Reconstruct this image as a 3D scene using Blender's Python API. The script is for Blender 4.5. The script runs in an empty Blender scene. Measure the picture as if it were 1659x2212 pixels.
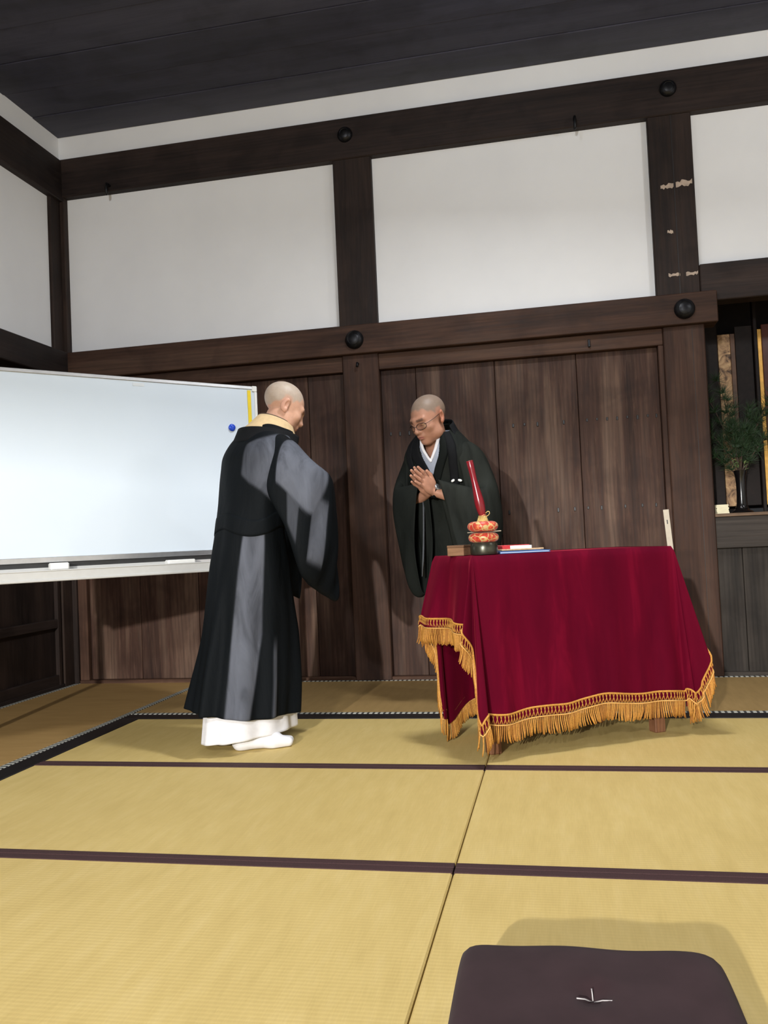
import bpy, bmesh, math, random
import numpy as np
from mathutils import Vector, Matrix

random.seed(7); np.random.seed(7)
SC = bpy.context.scene
COL = SC.collection
PI = math.pi

# ------------------------------------------------------------------ camera
yaw, pitch, roll = map(math.radians, (-11.46444, 1.94844, -2.5527))
fw = Vector((math.sin(yaw)*math.cos(pitch), math.cos(yaw)*math.cos(pitch), math.sin(pitch)))
r0 = Vector((math.cos(yaw), -math.sin(yaw), 0)); u0 = r0.cross(fw)
rt = math.cos(roll)*r0 + math.sin(roll)*u0; up = -math.sin(roll)*r0 + math.cos(roll)*u0
cam = bpy.data.cameras.new('camera'); co = bpy.data.objects.new('camera', cam); COL.objects.link(co)
M = Matrix.Identity(4)
for i in range(3):
    M[i][0] = rt[i]; M[i][1] = up[i]; M[i][2] = -fw[i]; M[i][3] = (3.28393, -5.30522, 0.885)[i]
co.matrix_world = M
cam.sensor_fit = 'VERTICAL'; cam.sensor_height = 36.0; cam.sensor_width = 27.0
cam.lens = 1828.73/2212*36.0
cam.clip_start = 0.05; cam.clip_end = 100
SC.camera = co

# ------------------------------------------------------------------ world, lamps, exposure
w = bpy.data.worlds.new('world'); SC.world = w; w.use_nodes = True
bg = w.node_tree.nodes['Background']; bg.inputs[0].default_value = (0.86, 0.93, 1.0, 1); bg.inputs[1].default_value = 0.8

def lamp(name, loc, target, sx, sy, power, color):
    l = bpy.data.lights.new(name, 'AREA'); l.shape = 'RECTANGLE'; l.size = sx; l.size_y = sy
    l.energy = power; l.color = color
    o = bpy.data.objects.new(name, l); COL.objects.link(o); o.location = loc
    o.rotation_euler = (Vector(target)-Vector(loc)).to_track_quat('-Z', 'Y').to_euler()
    return o
def bulb(name, loc, power, color, r=0.12):
    l = bpy.data.lights.new(name, 'POINT'); l.energy = power; l.color = color; l.shadow_soft_size = r
    o = bpy.data.objects.new(name, l); COL.objects.link(o); o.location = loc; return o
lamp('lamp_main', (3.20, -1.85, 3.42), (2.9, -2.75, 0), 0.6, 0.14, 66, (0.95, 0.975, 1.0))
bulb('added_ceiling_glow', (3.10, -1.25, 3.60), 5, (0.80, 0.89, 1.0), 0.06)  # added bulb that spreads the main lamp's glow on the ceiling
bulb('lamp_right', (5.6, -2.1, 3.0), 45, (0.95, 0.975, 1.0))
bulb('fill_rear', (2.6, -7.6, 2.8), 490, (0.95, 0.975, 1.0))  # added fill behind the camera for near floor, panels and frieze
lamp('lamp_far_behind', (1.8, -11.2, 2.4), (3.2, -2.5, 0.3), 0.12, 0.12, 880, (1.0, 0.975, 0.94))
SC.view_settings.view_transform = 'Standard'; SC.view_settings.look = 'None'
SC.view_settings.gamma = 1.0; SC.view_settings.use_curve_mapping = False
SC.view_settings.exposure = 0.0

# ------------------------------------------------------------------ helpers
def tag(o, label=None, cat=None, group=None, kind=None):
    if label: o['label'] = label
    if cat: o['category'] = cat
    if group: o['group'] = group
    if kind: o['kind'] = kind
    return o

def empty(name, loc=(0, 0, 0), rz=0.0, parent=None):
    o = bpy.data.objects.new(name, None); COL.objects.link(o)
    o.location = loc; o.rotation_euler = (0, 0, rz); o.empty_display_size = 0.1
    if parent: o.parent = parent
    return o

def link_mesh(name, me, mat=None, parent=None):
    o = bpy.data.objects.new(name, me); COL.objects.link(o)
    if mat is not None:
        for m in (mat if isinstance(mat, (list, tuple)) else [mat]): me.materials.append(m)
    if parent: o.parent = parent
    return o

class MB:
    def __init__(s): s.v = []; s.f = []; s.m = []; s.mi = 0
    def add(s, vs, fs):
        n = len(s.v); s.v += [tuple(q) for q in vs]
        s.f += [tuple(i+n for i in f) for f in fs]; s.m += [s.mi]*len(fs)
    def box(s, a, b, bev=0.0, X=None):
        x0, y0, z0 = a; x1, y1, z1 = b
        if bev <= 0:
            vs = [(x0,y0,z0),(x1,y0,z0),(x1,y1,z0),(x0,y1,z0),(x0,y0,z1),(x1,y0,z1),(x1,y1,z1),(x0,y1,z1)]
            fs = [(0,3,2,1),(4,5,6,7),(0,1,5,4),(1,2,6,5),(2,3,7,6),(3,0,4,7)]
        else:
            bm = bmesh.new(); bmesh.ops.create_cube(bm, size=1)
            for v in bm.verts:
                v.co = Vector(((x0+x1)/2+v.co.x*(x1-x0), (y0+y1)/2+v.co.y*(y1-y0), (z0+z1)/2+v.co.z*(z1-z0)))
            bmesh.ops.bevel(bm, geom=list(bm.edges), offset=bev, segments=1, affect='EDGES')
            bm.verts.index_update()
            vs = [v.co[:] for v in bm.verts]; fs = [tuple(v.index for v in f.verts) for f in bm.faces]; bm.free()
        if X is not None: vs = [(X @ Vector(q))[:] for q in vs]
        s.add(vs, fs); return s
    def loft(s, rings, caps=(True, True), close=True):
        n = len(rings[0]); vs = [q for r in rings for q in r]; fs = []
        for i in range(len(rings)-1):
            for j in range(n if close else n-1):
                k = (j+1) % n
                fs.append((i*n+j, i*n+k, (i+1)*n+k, (i+1)*n+j))
        if caps[0]: fs.append(tuple(range(n-1, -1, -1)))
        if caps[1]: fs.append(tuple((len(rings)-1)*n+j for j in range(n)))
        s.add(vs, fs); return s
    def tube(s, pts, r, n=8, caps=True):
        pts = [Vector(p) for p in pts]; rr = r if isinstance(r, (list, tuple)) else [r]*len(pts)
        rings = []; ref = None
        for i, p in enumerate(pts):
            t = (pts[min(i+1, len(pts)-1)]-pts[max(i-1, 0)]).normalized()
            if ref is None: ref = t.orthogonal().normalized()
            ref = (ref - t*ref.dot(t)).normalized(); b = t.cross(ref)
            rings.append([(p+rr[i]*(math.cos(2*PI*k/n)*ref+math.sin(2*PI*k/n)*b))[:] for k in range(n)])
        return s.loft(rings, (caps, caps))
    def lathe(s, prof, n=32, X=None, caps=(True, True)):
        X = X or Matrix.Identity(4)
        rings = [[(X @ Vector((r*math.cos(2*PI*k/n), r*math.sin(2*PI*k/n), z)))[:] for k in range(n)] for r, z in prof]
        return s.loft(rings, caps)
    def build(s, name, mat, parent=None, smooth=False, kind=None, ang=None):
        me = bpy.data.meshes.new(name); me.from_pydata(s.v, [], s.f)
        o = link_mesh(name, me, mat, parent)
        if any(s.m): me.polygons.foreach_set('material_index', s.m)
        if smooth: me.polygons.foreach_set('use_smooth', [True]*len(me.polygons))
        if smooth and ang: me.set_sharp_from_angle(angle=math.radians(ang))
        me.update()
        if kind: o['kind'] = kind
        return o

def boxo(name, a, b, mat, parent=None, bev=0.0):
    return MB().box(a, b, bev).build(name, mat, parent)

def T(*a): return Matrix.Translation(a)
def RX(a): return Matrix.Rotation(a, 4, 'X')
def RY(a): return Matrix.Rotation(a, 4, 'Y')
def RZ(a): return Matrix.Rotation(a, 4, 'Z')

# ------------------------------------------------------------------ materials
class NT:
    def __init__(s, name):
        s.m = bpy.data.materials.new(name); s.m.use_nodes = True
        s.t = s.m.node_tree; s.n = s.t.nodes; s.b = s.n['Principled BSDF']
    def new(s, typ, **kw):
        d = s.n.new(typ)
        for k, v in kw.items():
            if k.startswith('i_'): d.inputs[k[2:].replace('_', ' ')].default_value = v
            else: setattr(d, k, v)
        return d
    def link(s, a, b): s.t.links.new(a, b)
    def ramp(s, fac, stops):
        d = s.n.new('ShaderNodeValToRGB'); e = d.color_ramp.elements
        while len(e) < len(stops): e.new(0.5)
        for k, (p, c) in enumerate(stops): e[k].position = p; e[k].color = (c[0], c[1], c[2], 1)
        s.link(fac, d.inputs[0]); return d.outputs[0]
    def mapped(s, scale, rnd=True):
        tc = s.new('ShaderNodeTexCoord'); mp = s.new('ShaderNodeMapping'); mp.inputs['Scale'].default_value = scale
        s.link(tc.outputs['Object'], mp.inputs[0]); out = mp.outputs[0]
        if rnd:
            oi = s.new('ShaderNodeObjectInfo'); ml = s.new('ShaderNodeMath', operation='MULTIPLY'); ml.inputs[1].default_value = 37.0
            s.link(oi.outputs['Random'], ml.inputs[0])
            ad = s.new('ShaderNodeVectorMath', operation='ADD'); s.link(out, ad.inputs[0]); s.link(ml.outputs[0], ad.inputs[1]); out = ad.outputs[0]
        return out
    def noise(s, vec, scale, detail=4, rough=0.55, dist=0.0):
        d = s.new('ShaderNodeTexNoise'); d.inputs['Scale'].default_value = scale; d.inputs['Detail'].default_value = detail
        d.inputs['Roughness'].default_value = rough; d.inputs['Distortion'].default_value = dist
        s.link(vec, d.inputs['Vector']); return d.outputs[0]
    def bump(s, h, strength, dist=0.002):
        b = s.new('ShaderNodeBump'); b.inputs['Strength'].default_value = strength; b.inputs['Distance'].default_value = dist
        s.link(h, b.inputs['Height']); s.link(b.outputs[0], s.b.inputs['Normal']); return b
    def mix(s, fac, a, b, mode='MIX'):
        d = s.new('ShaderNodeMix', data_type='RGBA', blend_type=mode)
        if isinstance(fac, float): d.inputs[0].default_value = fac
        else: s.link(fac, d.inputs[0])
        for k, q in ((6, a), (7, b)):
            if isinstance(q, tuple): d.inputs[k].default_value = (q[0], q[1], q[2], 1)
            else: s.link(q, d.inputs[k])
        return d.outputs[2]

def plain(name, c, rough=0.6, metal=0.0, var=0.12, nscale=30, spec=0.5, sheen=0.0):
    t = NT(name); v = t.mapped((1, 1, 1)); n = t.noise(v, nscale, 3)
    d = tuple(x*(1-var) for x in c); l = tuple(min(1, x*(1+var)) for x in c)
    t.link(t.ramp(n, [(0.3, d), (0.7, l)]), t.b.inputs['Base Color'])
    t.b.inputs['Roughness'].default_value = rough; t.b.inputs['Metallic'].default_value = metal
    t.b.inputs['Specular IOR Level'].default_value = spec; t.b.inputs['Sheen Weight'].default_value = sheen
    return t.m

def wood(name, dark, mid, light, axis='z', rough=0.6, spec=0.22, rings=0.6, grain=0.5):
    t = NT(name)
    pick = lambda a, b: {'z': (a, a, b), 'x': (b, a, a), 'y': (a, b, a)}[axis]
    v = t.mapped(pick(7, 0.75))
    big = t.noise(v, 0.8, 3, 0.5, 0.8)
    fine = t.noise(v, 6.0, 6, 0.65, 0.4)
    hair = t.noise(t.mapped(pick(60, 1.5)), 2.0, 4, 0.6)
    c1 = t.ramp(big, [(0.34, dark), (0.50, mid), (0.60, tuple((a+b)/2 for a, b in zip(mid, light))), (0.70, light)])
    c2 = t.ramp(fine, [(0.32, tuple(x*0.5 for x in dark)), (0.52, mid), (0.75, light)])
    c = t.mix(0.34, c1, c2)
    hr = t.ramp(hair, [(0.35, (0.72, 0.72, 0.72)), (0.65, (1.15, 1.13, 1.1))])
    c = t.mix(rings, c, hr, 'MULTIPLY')
    wv = t.new('ShaderNodeTexWave', wave_type='BANDS', bands_direction={'z': 'X', 'x': 'Z', 'y': 'Z'}[axis]); wv.inputs['Scale'].default_value = 1.3
    wv.inputs['Distortion'].default_value = 14.0; wv.inputs['Detail'].default_value = 2.0; wv.inputs['Detail Scale'].default_value = 0.55
    t.link(t.mapped(pick(9, 0.9)), wv.inputs['Vector'])
    gr = t.ramp(wv.outputs['Fac'], [(0.0, (0.70, 0.68, 0.66)), (0.45, (1.0, 1.0, 1.0)), (1.0, (1.12, 1.12, 1.12))])
    c = t.mix(grain, c, gr, 'MULTIPLY')
    st = t.noise(t.mapped((2.2, 2.2, 2.2)), 1.5, 3, 0.6, 0.4)
    c = t.mix(0.6, c, t.ramp(st, [(0.36, (0.55, 0.52, 0.52)), (0.52, (1.0, 1.0, 1.0))]), 'MULTIPLY')
    oi = t.new('ShaderNodeObjectInfo')
    c = t.mix(1.0, c, t.ramp(oi.outputs['Random'], [(0, (0.82, 0.80, 0.80)), (1, (1.18, 1.15, 1.1))]), 'MULTIPLY')
    t.link(c, t.b.inputs['Base Color'])
    t.link(t.ramp(fine, [(0.3, (rough-0.06,)*3), (0.7, (rough+0.12,)*3)]), t.b.inputs['Roughness']); t.b.inputs['Specular IOR Level'].default_value = spec
    t.bump(hair, 0.25, 0.0015)
    return t.m

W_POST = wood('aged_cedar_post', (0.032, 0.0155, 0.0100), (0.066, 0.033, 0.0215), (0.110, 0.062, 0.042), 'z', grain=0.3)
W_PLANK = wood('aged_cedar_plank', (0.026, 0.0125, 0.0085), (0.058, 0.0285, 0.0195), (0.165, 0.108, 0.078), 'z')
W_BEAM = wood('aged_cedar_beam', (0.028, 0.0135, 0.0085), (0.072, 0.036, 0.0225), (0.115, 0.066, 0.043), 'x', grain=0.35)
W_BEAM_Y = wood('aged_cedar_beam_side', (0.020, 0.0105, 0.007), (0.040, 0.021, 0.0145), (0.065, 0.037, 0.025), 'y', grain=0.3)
W_UP = wood('smoked_shaded_post', (0.014, 0.0095, 0.0085), (0.027, 0.0175, 0.0145), (0.048, 0.031, 0.024), 'z', grain=0.3)  # smoked upper timber; also puts shade into the left wall's lower wood
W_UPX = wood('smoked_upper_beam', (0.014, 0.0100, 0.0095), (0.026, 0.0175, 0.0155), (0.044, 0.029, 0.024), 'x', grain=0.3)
W_UPY = wood('smoked_shaded_beam_side', (0.013, 0.0095, 0.009), (0.023, 0.016, 0.0145), (0.038, 0.026, 0.022), 'y', grain=0.3)  # smoked left beam; also puts shade into the lower rails
W_GREY = wood('weathered_grey_plank', (0.022, 0.019, 0.016), (0.046, 0.039, 0.033), (0.075, 0.066, 0.056), 'z', 0.65)
W_GREY_X = wood('weathered_grey_rail', (0.026, 0.022, 0.019), (0.050, 0.042, 0.036), (0.07, 0.06, 0.052), 'x', 0.65)
W_CEIL = wood('smoked_sheen_ceiling_board', (0.026, 0.027, 0.044), (0.044, 0.045, 0.072), (0.064, 0.066, 0.10), 'x', 0.5, spec=0.35, rings=0.35, grain=0.15)  # bluish, raised base colour stands in for reflected sheen
W_SILL = wood('pale_sill_edge', (0.13, 0.085, 0.055), (0.22, 0.15, 0.10), (0.30, 0.22, 0.15), 'x')
W_TABLE = wood('reddish_table_wood', (0.10, 0.042, 0.02), (0.18, 0.080, 0.04), (0.26, 0.13, 0.07), 'z', 0.5)
W_BOX = wood('plain_box_wood', (0.16, 0.085, 0.045), (0.24, 0.135, 0.075), (0.32, 0.19, 0.11), 'x', 0.6, rings=0.3, grain=0.2)
W_BLACK = plain('black_sill', (0.012, 0.010, 0.010), 0.45, var=0.3)
IRON = plain('black_iron', (0.012, 0.012, 0.014), 0.38, 0.6, 0.4, 60)
LACQ = plain('black_lacquer', (0.006, 0.005, 0.005), 0.18, 0, 0.2)
PALEWOOD = plain('pale_bare_wood', (0.52, 0.45, 0.35), 0.6, 0, 0.08)
PAPER = plain('cream_paper', (0.72, 0.66, 0.46), 0.8, 0, 0.06)
SCRAP = plain('peeled_paper', (0.42, 0.33, 0.26), 0.85, 0, 0.2)

def plaster():
    t = NT('white_plaster'); v = t.mapped((1, 1, 1), False)
    n = t.noise(v, 1.6, 4, 0.55); f = t.noise(v, 90, 3)
    t.link(t.ramp(n, [(0.3, (0.76, 0.76, 0.77)), (0.7, (0.82, 0.82, 0.825))]), t.b.inputs['Base Color'])
    t.b.inputs['Roughness'].default_value = 0.9; t.b.inputs['Specular IOR Level'].default_value = 0.2
    t.bump(f, 0.08, 0.001); return t.m
PLASTER = plaster()

def tatami(name, a, b, c, run='x'):
    t = NT(name)
    v = t.mapped((1, 1, 1))
    st = t.noise(t.mapped((9, 1.6, 1) if run == 'x' else (1.6, 9, 1)), 3.0, 4, 0.55)
    fine = t.noise(t.mapped((230, 16, 1) if run == 'x' else (16, 230, 1)), 1.0, 2, 0.5)
    big = t.noise(v, 1.1, 3)
    cc = t.ramp(st, [(0.28, a), (0.5, b), (0.74, c)])
    cc = t.mix(1.0, cc, t.ramp(big, [(0.3, (0.95, 0.94, 0.91)), (0.7, (1.03, 1.03, 1.03))]), 'MULTIPLY')
    cc = t.mix(1.0, cc, t.ramp(fine, [(0.3, (0.965, 0.96, 0.95)), (0.7, (1.02, 1.02, 1.02))]), 'MULTIPLY')
    wv = t.new('ShaderNodeTexWave', wave_type='BANDS', bands_direction='Y' if run == 'x' else 'X'); wv.inputs['Scale'].default_value = 22
    wv.inputs['Distortion'].default_value = 0.5
    t.link(v, wv.inputs['Vector'])
    cc = t.mix(1.0, cc, t.ramp(wv.outputs['Fac'], [(0.0, (0.965, 0.96, 0.955)), (0.6, (1.0, 1.0, 1.0))]), 'MULTIPLY')
    t.link(cc, t.b.inputs['Base Color'])
    ad = t.new('ShaderNodeMath', operation='ADD'); t.link(wv.outputs['Fac'], ad.inputs[0]); t.link(fine, ad.inputs[1])
    t.bump(ad.outputs[0], 0.12, 0.0010)
    t.b.inputs['Roughness'].default_value = 0.65; t.b.inputs['Specular IOR Level'].default_value = 0.2
    return t.m
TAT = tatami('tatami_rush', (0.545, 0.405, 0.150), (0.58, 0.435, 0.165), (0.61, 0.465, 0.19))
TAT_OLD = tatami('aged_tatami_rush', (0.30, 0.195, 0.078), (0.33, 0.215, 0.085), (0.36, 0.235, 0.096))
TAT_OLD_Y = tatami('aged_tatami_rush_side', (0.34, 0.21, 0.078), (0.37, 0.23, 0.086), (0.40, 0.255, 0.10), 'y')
HERI = plain('brown_border_cloth', (0.052, 0.026, 0.026), 0.8, 0, 0.25, 300, 0.2)
def crest(axis):
    t = NT('crested_border_cloth'); v = t.mapped((1, 1, 1), False)
    wv = t.new('ShaderNodeTexWave', wave_type='BANDS', bands_direction=axis); wv.inputs['Scale'].default_value = 11
    t.link(v, wv.inputs['Vector'])
    t.link(t.ramp(wv.outputs['Fac'], [(0.30, (0.03, 0.03, 0.03)), (0.5, (0.40, 0.40, 0.35))]), t.b.inputs['Base Color'])
    t.b.inputs['Roughness'].default_value = 0.8; return t.m
CREST_X, CREST_Y = crest('X'), crest('Y')

def velvet():
    t = NT('crimson_velvet'); v = t.mapped((1, 1, 1), False)
    n = t.noise(t.mapped((9, 9, 1.4), False), 1.0, 4, 0.6, 0.5)
    t.link(t.ramp(n, [(0.3, (0.070, 0.0012, 0.010)), (0.55, (0.092, 0.0015, 0.012)), (0.75, (0.15, 0.003, 0.018))]), t.b.inputs['Base Color'])
    t.b.inputs['Roughness'].default_value = 0.8; t.b.inputs['Specular IOR Level'].default_value = 0.04
    t.b.inputs['Sheen Weight'].default_value = 0.24; t.b.inputs['Sheen Roughness'].default_value = 0.35
    t.b.inputs['Sheen Tint'].default_value = (0.95, 0.08, 0.14, 1)
    t.bump(t.noise(v, 420, 2), 0.12, 0.001); return t.m
VELVET = velvet()
FRINGE = plain('golden_fringe_cord', (0.50, 0.235, 0.045), 0.62, 0, 0.22, 160, 0.3)
FRINGE_DK = plain('deep_fringe_cord', (0.36, 0.15, 0.028), 0.65, 0, 0.2, 160, 0.3)
FRINGE_LT = plain('light_fringe_braid', (0.66, 0.36, 0.11), 0.6, 0, 0.15, 160, 0.3)

def brocade():
    t = NT('red_gold_brocade'); v = t.mapped((1, 1, 1), False)
    vo = t.new('ShaderNodeTexVoronoi', feature='DISTANCE_TO_EDGE'); vo.inputs['Scale'].default_value = 30; t.link(v, vo.inputs['Vector'])
    n = t.noise(v, 55, 3, 0.6)
    inner = t.ramp(n, [(0.42, (0.42, 0.030, 0.018)), (0.56, (0.50, 0.075, 0.030)), (0.66, (0.72, 0.34, 0.12))])
    lines = t.ramp(vo.outputs['Distance'], [(0.030, (1, 1, 1)), (0.055, (0, 0, 0))])
    t.link(t.mix(lines, inner, (0.52, 0.38, 0.16)), t.b.inputs['Base Color']); t.b.inputs['Roughness'].default_value = 0.42
    t.b.inputs['Sheen Weight'].default_value = 0.1
    t.bump(n, 0.2, 0.001); return t.m
BROC = brocade()
LACQ_RED = plain('red_lacquer', (0.185, 0.008, 0.015), 0.25, 0, 0.1)
GOLDTH = plain('gold_thread', (0.58, 0.40, 0.14), 0.45, 0.3, 0.25, 200)
COPPER = plain('copper_cap', (0.45, 0.16, 0.08), 0.35, 0.6, 0.1)
BRONZE = plain('dark_bronze', (0.075, 0.075, 0.055), 0.32, 0.75, 0.25, 25)
BEADW = plain('bead_wood', (0.50, 0.33, 0.18), 0.5, 0, 0.15)
BLUE = plain('blue_plastic', (0.045, 0.17, 0.47), 0.35, 0, 0.1)
REDP = plain('red_cover', (0.50, 0.015, 0.02), 0.45, 0, 0.05)
WHITEP = plain('white_page', (0.80, 0.80, 0.80), 0.7, 0, 0.03)
ZAB = plain('brown_cushion_cloth', (0.036, 0.020, 0.022), 0.9, 0, 0.14, 12, 0.08, 0.03)
THREAD = plain('white_thread', (0.45, 0.42, 0.41), 0.8)
BOARD = plain('whiteboard_enamel', (0.585, 0.66, 0.735), 0.16, 0, 0.015, 2)
ALU = plain('brushed_aluminium', (0.62, 0.63, 0.65), 0.34, 0.85, 0.06)
GREYPL = plain('grey_tray_paint', (0.50, 0.50, 0.485), 0.5, 0, 0.03)
WHITEPL = plain('white_plastic', (0.76, 0.76, 0.73), 0.4, 0, 0.04)
FELT = plain('grey_felt', (0.12, 0.12, 0.12), 0.95)
YELLOW = plain('yellow_magnet', (0.78, 0.58, 0.02), 0.5, 0, 0.04)
BLUEM = plain('blue_magnet_plastic', (0.01, 0.06, 0.52), 0.25, 0, 0.08)
REDPL = plain('red_marker_plastic', (0.62, 0.03, 0.025), 0.35, 0, 0.05)
YELP = plain('yellow_ring', (0.66, 0.56, 0.05), 0.45)
GREYCAP = plain('grey_cap', (0.20, 0.20, 0.21), 0.4)
BLACKP = plain('black_print', (0.03, 0.03, 0.03), 0.6)
TAPE = plain('clear_tape', (0.60, 0.64, 0.67), 0.3, 0, 0.03)

def gauze(name, dark, light):
    t = NT(name); at = t.new('ShaderNodeAttribute', attribute_name='gauze')
    v = t.mapped((1, 1, 1), False); n = t.noise(t.mapped((11, 11, 3.0), False), 1.0, 4, 0.6, 0.7); wv = t.noise(v, 500, 1)
    lt = t.ramp(n, [(0.32, tuple(x*0.55 for x in light)), (0.5, light), (0.72, tuple(x*1.3 for x in light))])
    t.link(t.mix(at.outputs['Fac'], dark, lt), t.b.inputs['Base Color'])
    t.b.inputs['Roughness'].default_value = 0.7; t.b.inputs['Specular IOR Level'].default_value = 0.07
    ml = t.new('ShaderNodeMath', operation='MULTIPLY_ADD'); ml.inputs[1].default_value = 0.06; t.link(wv, ml.inputs[0]); t.link(n, ml.inputs[2])
    t.bump(ml.outputs[0], 0.55, 0.012); return t.m
GAUZE = gauze('black_gauze_cloth', (0.0042, 0.0055, 0.0068), (0.088, 0.095, 0.116))
OLIVE = gauze('dark_olive_robe_cloth', (0.0060, 0.0075, 0.0068), (0.019, 0.021, 0.0175))
BLACKC = plain('black_cloth', (0.0045, 0.005, 0.006), 0.8, 0, 0.2, 40, 0.15)
WHITEC = plain('white_cotton', (0.74, 0.74, 0.77), 0.85, 0, 0.04, 40, 0.2)
GREYC = plain('pale_grey_blue_cloth', (0.32, 0.35, 0.42), 0.85, 0, 0.06, 40, 0.2)
BEIGEC = plain('beige_cloth', (0.56, 0.41, 0.23), 0.8, 0, 0.08, 40, 0.2)
BONE = plain('white_bone_toggle', (0.85, 0.85, 0.8), 0.5)
STEEL = plain('watch_steel', (0.45, 0.48, 0.50), 0.25, 0.8)
GLASSF = plain('dark_spectacle_metal', (0.05, 0.025, 0.02), 0.35, 0.4)
LEAF = plain('light_green_leaf', (0.13, 0.19, 0.07), 0.5, 0, 0.25)
PINE = plain('pine_needle', (0.022, 0.050, 0.018), 0.55, 0, 0.35)
TWIG = plain('twig_bark', (0.07, 0.045, 0.03), 0.8)
def skin():
    t = NT('skin'); at = t.new('ShaderNodeAttribute', attribute_name='skin_col'); v = t.mapped((1, 1, 1), False)
    n = t.noise(v, 60, 4); c = t.ramp(n, [(0.3, (0.93, 0.92, 0.91)), (0.7, (1.05, 1.05, 1.05))])
    t.link(t.mix(1.0, at.outputs['Color'], c, 'MULTIPLY'), t.b.inputs['Base Color'])
    t.b.inputs['Roughness'].default_value = 0.5; t.b.inputs['Specular IOR Level'].default_value = 0.35
    t.b.inputs['Subsurface Weight'].default_value = 0.12; t.b.inputs['Subsurface Radius'].default_value = (0.8, 0.3, 0.15)
    t.b.inputs['Subsurface Scale'].default_value = 0.006
    return t.m
SKIN = skin()
def gold():
    t = NT('tarnished_gold_leaf'); v = t.mapped((1, 1, 1), False); n = t.noise(v, 14, 5, 0.65, 0.8)
    t.link(t.ramp(n, [(0.36, (0.04, 0.02, 0.012)), (0.5, (0.34, 0.20, 0.10)), (0.7, (0.62, 0.42, 0.22))]), t.b.inputs['Base Color'])
    t.b.inputs['Roughness'].default_value = 0.38; t.b.inputs['Metallic'].default_value = 0.35; t.bump(n, 0.4, 0.004); return t.m
GOLD = gold()
GOLDB = plain('bright_gold_leaf', (0.75, 0.42, 0.10), 0.35, 0.5, 0.15)
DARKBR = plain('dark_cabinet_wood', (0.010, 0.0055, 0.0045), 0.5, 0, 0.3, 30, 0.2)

# ------------------------------------------------------------------ floor
floor = boxo('floor', (-0.2, -9.0, -0.12), (8.2, 1.3, -0.03), W_BLACK); floor['kind'] = 'structure'
def mat_piece(x0, x1, y0, y1, rush, b1, b2, bmat, horiz=True, g=0.0018, hw=0.034):
    m = boxo('tatami_mat', (x0+g, y0+g, -0.03), (x1-g, y1-g, 0.0), rush, floor, 0.004)
    if horiz:
        if b1: boxo('cloth_border', (x0+g, y0+g, -0.028), (x1-g, y0+hw, 0.0022), bmat, m, 0.002)
        if b2: boxo('cloth_border', (x0+g, y1-hw, -0.028), (x1-g, y1-g, 0.0022), bmat, m, 0.002)
    else:
        if b1: boxo('cloth_border', (x0+g, y0+g, -0.028), (x0+hw, y1-g, 0.0022), bmat, m, 0.002)
        if b2: boxo('cloth_border', (x1-hw, y0+g, -0.028), (x1-g, y1-g, 0.0022), bmat, m, 0.002)
xs = [1.062, 2.970, 4.870, 6.770, 8.1]; ys = [-1.145, -2.026, -3.022, -4.02, -5.02, -6.02, -7.02, -8.02, -9.0]
for j in range(len(ys)-1):
    for i in range(len(xs)-1):
        off = 0.0
        if i >= 1 and j in (1, 2): off = -0.022 if j == 1 else 0.0
        mat_piece(xs[i], xs[i+1], ys[j+1], ys[j], TAT, True, j > 0, HERI)
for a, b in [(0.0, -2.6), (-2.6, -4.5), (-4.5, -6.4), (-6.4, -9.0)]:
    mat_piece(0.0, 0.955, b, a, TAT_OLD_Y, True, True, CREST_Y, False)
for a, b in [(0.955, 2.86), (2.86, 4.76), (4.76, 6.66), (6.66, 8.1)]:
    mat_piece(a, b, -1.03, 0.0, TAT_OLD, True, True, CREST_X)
MB().box((0.957, -1.143, -0.03), (8.1, -1.033, 0.001), 0.003).build('sill_board', W_BLACK, floor)
MB().box((0.957, -9.0, -0.03), (1.060, -1.146, 0.001), 0.003).build('sill_board', W_BLACK, floor)

# ------------------------------------------------------------------ back wall
wb = MB(); wb.box((-0.2, 0.10, -0.03), (4.2, 0.12, 3.9)); wb.box((4.2, 0.10, 2.25), (8.2, 0.12, 3.9))
wall_back = wb.build('wall_back', W_BLACK); wall_back['kind'] = 'structure'
def wp(name, a, b, mat, bev=0.004, parent=None): return boxo(name, a, b, mat, parent or wall_back, bev)
wp('plaster_frieze', (-0.08, 0.02, 3.636), (8.1, 0.1, 3.83), PLASTER, 0)
for a, b, z0 in [(0.03, 1.975, 2.27), (2.222, 3.945, 2.27), (4.192, 6.10, 2.445), (6.35, 8.1, 2.445)]:
    wp('plaster_panel', (a-0.01, 0.025, z0-0.01), (b+0.01, 0.1, 3.375), PLASTER, 0)
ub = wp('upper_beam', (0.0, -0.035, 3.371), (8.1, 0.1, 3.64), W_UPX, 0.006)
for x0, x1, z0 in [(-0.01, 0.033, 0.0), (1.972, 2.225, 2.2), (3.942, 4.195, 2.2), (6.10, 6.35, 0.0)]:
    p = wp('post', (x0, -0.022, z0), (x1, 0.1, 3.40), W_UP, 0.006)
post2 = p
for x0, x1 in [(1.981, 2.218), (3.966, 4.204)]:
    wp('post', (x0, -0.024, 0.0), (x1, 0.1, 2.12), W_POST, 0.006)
nag = wp('rail_beam', (0.0, -0.062, 2.088), (4.278, 0.1, 2.275), W_BEAM, 0.005)
wp('lintel', (0.033, -0.012, 1.985), (1.981, 0.1, 2.088), W_BEAM, 0.004)
wp('lintel', (2.218, -0.012, 1.985), (3.966, 0.1, 2.088), W_BEAM, 0.004)
wp('lintel', (4.195, -0.030, 2.222), (8.1, 0.1, 2.446), W_UPX, 0.005)
wp('door_stile', (0.033, -0.002, 0.02), (0.10, 0.1, 1.985), W_POST, 0.003)
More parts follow.
